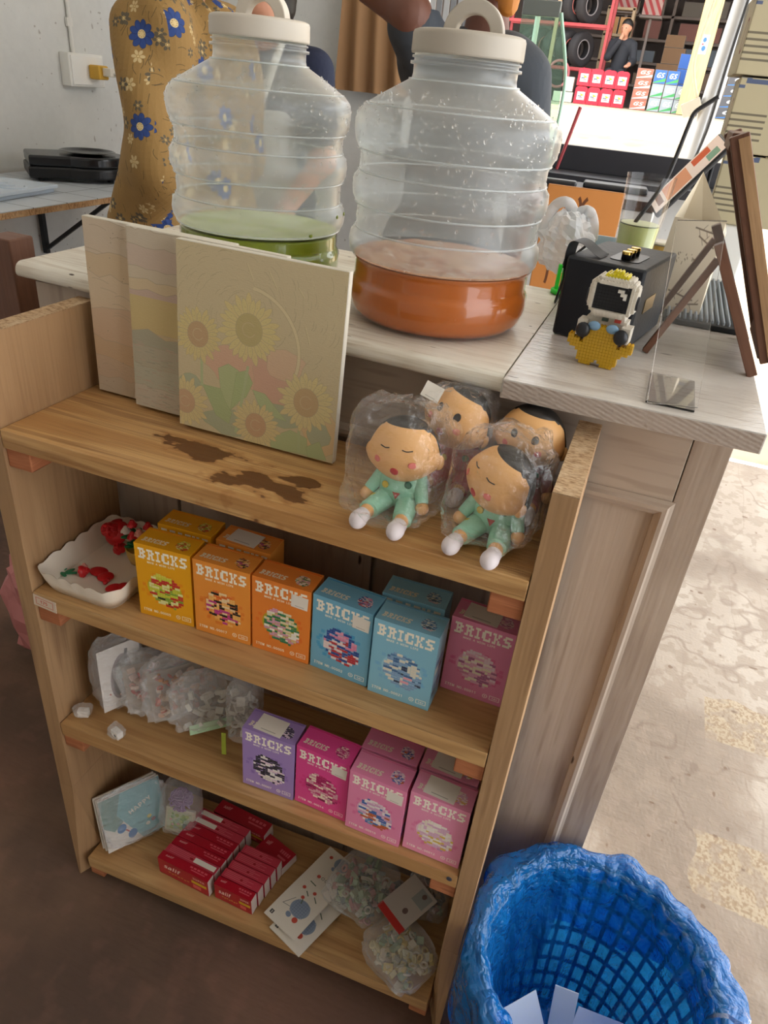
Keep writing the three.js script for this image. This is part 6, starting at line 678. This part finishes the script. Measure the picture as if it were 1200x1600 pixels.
{ const G = thing('shop_shelving', 'dark shelving across the back of the shop', 'shelving', [0.4, Y0, -18.6]); for (let j = 0; j < 6; j++) part('board', box(6.5, 0.05, 0.5, 0, 0.4 + j * 0.42, 0, 0.004), dk2, G); for (let i = 0; i < 6; i++) part('upright', box(0.06, 2.6, 0.5, -3.1 + i * 1.24, 0, 0, 0.004), dk2, G); }
{ const r = rng(611); for (let i = 0; i < 16; i++) { const j = i % 4, x = [-1.12, -0.62, 0.12, 0.62][Math.floor(i / 4)] + 0.05 * r(), h = 0.2 + 0.12 * r(); stackBox('stock_box', 'dim stock box on shelf ' + ord[j] + ', bay ' + ord[Math.floor(i / 4)] + ' of the back shelving', x, ground(0.452 + j * 0.42), -18.5, 0.3 + 0.12 * r(), h, 0.3, M([0x9a8674, 0x808c98, 0xa87870, 0x8a847c][i % 4], 0.8), 'stock boxes at the back'); } }
{ const G = thing('red_parts_rack', 'red rack of grey parts at the right of the shop', 'rack', [2.1, Y0, -15.2]); for (const x of [-0.6, 0.6]) part('upright', box(0.05, 2.2, 0.3, x, 0, 0, 0.004), redR, G); for (const y of [0.95, 1.6]) part('board', box(1.25, 0.05, 0.3, 0, y, 0, 0.004), redR, G); for (let j = 0; j < 2; j++) for (let i = 0; i < 12; i++) part('part_pack', box(0.08, 0.42 - j * 0.1, 0.2, -0.52 + i * 0.094, 1.001 + j * 0.65, 0, 0.004), M(i % 4 ? 0x8a8c84 : 0xa8544c, 0.6), G); }
{ // shopkeeper, seated
  const G = thing('person', 'shopkeeper in dark clothes sitting with a hand to the chin', 'person', [-0.78, Y0, -15.0]); const seat = [[-0.09, 0.48, 0, -0.1, 0.5, 0.4, 0.08, 0.06], [-0.1, 0.5, 0.4, -0.1, 0.08, 0.42, 0.058, 0.04], [-0.1, 0.05, 0.42, -0.1, 0.035, 0.56, 0.04, 0.034], [0.09, 0.48, 0, 0.1, 0.5, 0.4, 0.08, 0.06], [0.1, 0.5, 0.4, 0.1, 0.08, 0.42, 0.058, 0.04], [0.1, 0.05, 0.42, 0.1, 0.035, 0.56, 0.04, 0.034], [0, 0.55, 0, 0, 0.88, 0, 0.12, 0.125], [-0.1, 0.97, 0, 0.1, 0.97, 0, 0.075, 0.075], [-0.18, 0.96, 0, -0.2, 0.75, 0.16, 0.05, 0.042], [-0.2, 0.75, 0.16, -0.06, 0.98, 0.2, 0.04, 0.032], [0.18, 0.96, 0, 0.24, 0.72, 0.1, 0.05, 0.042], [0.24, 0.72, 0.1, 0.2, 0.66, 0.3, 0.04, 0.032]];
  part('body', bodyMesh([...seat, ...headBones(0, 1.17, 0.04, -0.3, 0.95), ...handBones(-0.06, 0.98, 0.2, 0.3, 0.8, -0.3, 0.8), ...handBones(0.2, 0.66, 0.31, -0.2, -0.3, 0.9, 0.8)], [-0.34, 0, -0.2], [0.34, 1.36, 0.62], 0.014), skinP, G); part('jacket', bodyMesh(seat.slice(6).map((b) => [...b.slice(0, 6), b[6] + 0.02, b[7] + 0.016]), [-0.36, 0.5, -0.2], [0.36, 1.07, 0.3], 0.016), M(0x2c2e34, 0.8), G); part('trousers', bodyMesh(seat.filter((b, i) => i < 6 && i % 3 < 2).map((b) => [...b.slice(0, 6), b[6] + 0.018, b[7] + 0.018]), [-0.3, 0.08, -0.2], [0.3, 0.64, 0.56], 0.016), M(0x26282e, 0.8), G); part('hair', bodyMesh(hairBones(0, 1.17, 0.04, -0.3, 0.95), [-0.2, 1.0, -0.15], [0.2, 1.4, 0.2], 0.012), hairP, G); eyesOf(G, 0, 1.17, 0.04, -0.3, 0.95);
}
{ const G = thing('stool', 'low dark stool under the seated shopkeeper', 'stool', [-0.78, Y0, -15.05]); part('seat', box(0.4, 0.04, 0.36, 0, 0.32, 0, 0.006), dk2, G); for (const x of [-0.16, 0.16]) for (const z of [-0.14, 0.14]) part('leg', box(0.035, 0.32, 0.035, x, 0.0005, z, 0.003), dk2, G); }
// leaning awning post, awning and hanging cable on the near side of the street
{ const G = thing('awning_post', 'grey steel post leaning at the street edge with a tilted lamp box', 'post', [0.76, 0.3, -4.2]); part('tube', rod([-0.04, 0.0, 0], [0.09, 2.6, 0], 0.048, 24), M(0xb0b2b4, 0.35, { metalness: 0.5 }), G); const b = box(0.1, 0.07, 0.06, 0, 0, 0, 0.006); b.rotateZ(0.5); b.translate(-0.055, 1.06, 0.03); part('lamp_box', b, M(0xc0bcae, 0.5), G); part('cable', tube([[0.09, 2.2, 0.05], [0.05, 1.4, 0.05], [0.04, 1.0, 0.05], [0.0, 0.75, 0.05], [-0.01, 0.55, 0.05]], 0.006, 30), black, G); part('rope', tube([[-0.09, 2.0, 0.03], [-0.1, 1.6, 0.05], [-0.12, 1.3, 0.04], [-0.05, 1.12, 0.03]], 0.008, 30), M(0xd4c8ae, 0.8), G); }
{ const G = thing('scalloped_awning', 'white awning with a scalloped edge above the street', 'awning', [0.9, 2.28, -8]); const am = M(0xf0eee8, 0.7, { side: THREE.DoubleSide }); const s = new THREE.Shape(); s.moveTo(-2.2, 0.3); for (let i = 0; i < 36; i++) { const x = -2.2 + i * 0.12; if (i === 0) s.lineTo(x, 0.06); s.quadraticCurveTo(x + 0.06, -0.06, x + 0.12, 0.06); } s.lineTo(2.12, 0.3); s.closePath(); part('valance', new THREE.ExtrudeGeometry(s, { depth: 0.006, bevelEnabled: false, curveSegments: 6 }), am, G); part('canopy', box(4.32, 0.012, 1.2, -0.04, 0.3, -0.58, 0.003), am, G); for (const x of [-2.1, 2.05]) part('post', rod([x, -1.3, -1.1], [x, 0.3, -1.1], 0.03), M(0xb0b2b4, 0.4), G); }
scene.traverse((o) => { if (o.isMesh) { o.castShadow = true; o.receiveShadow = true; } });
renderer.render(scene, camera);
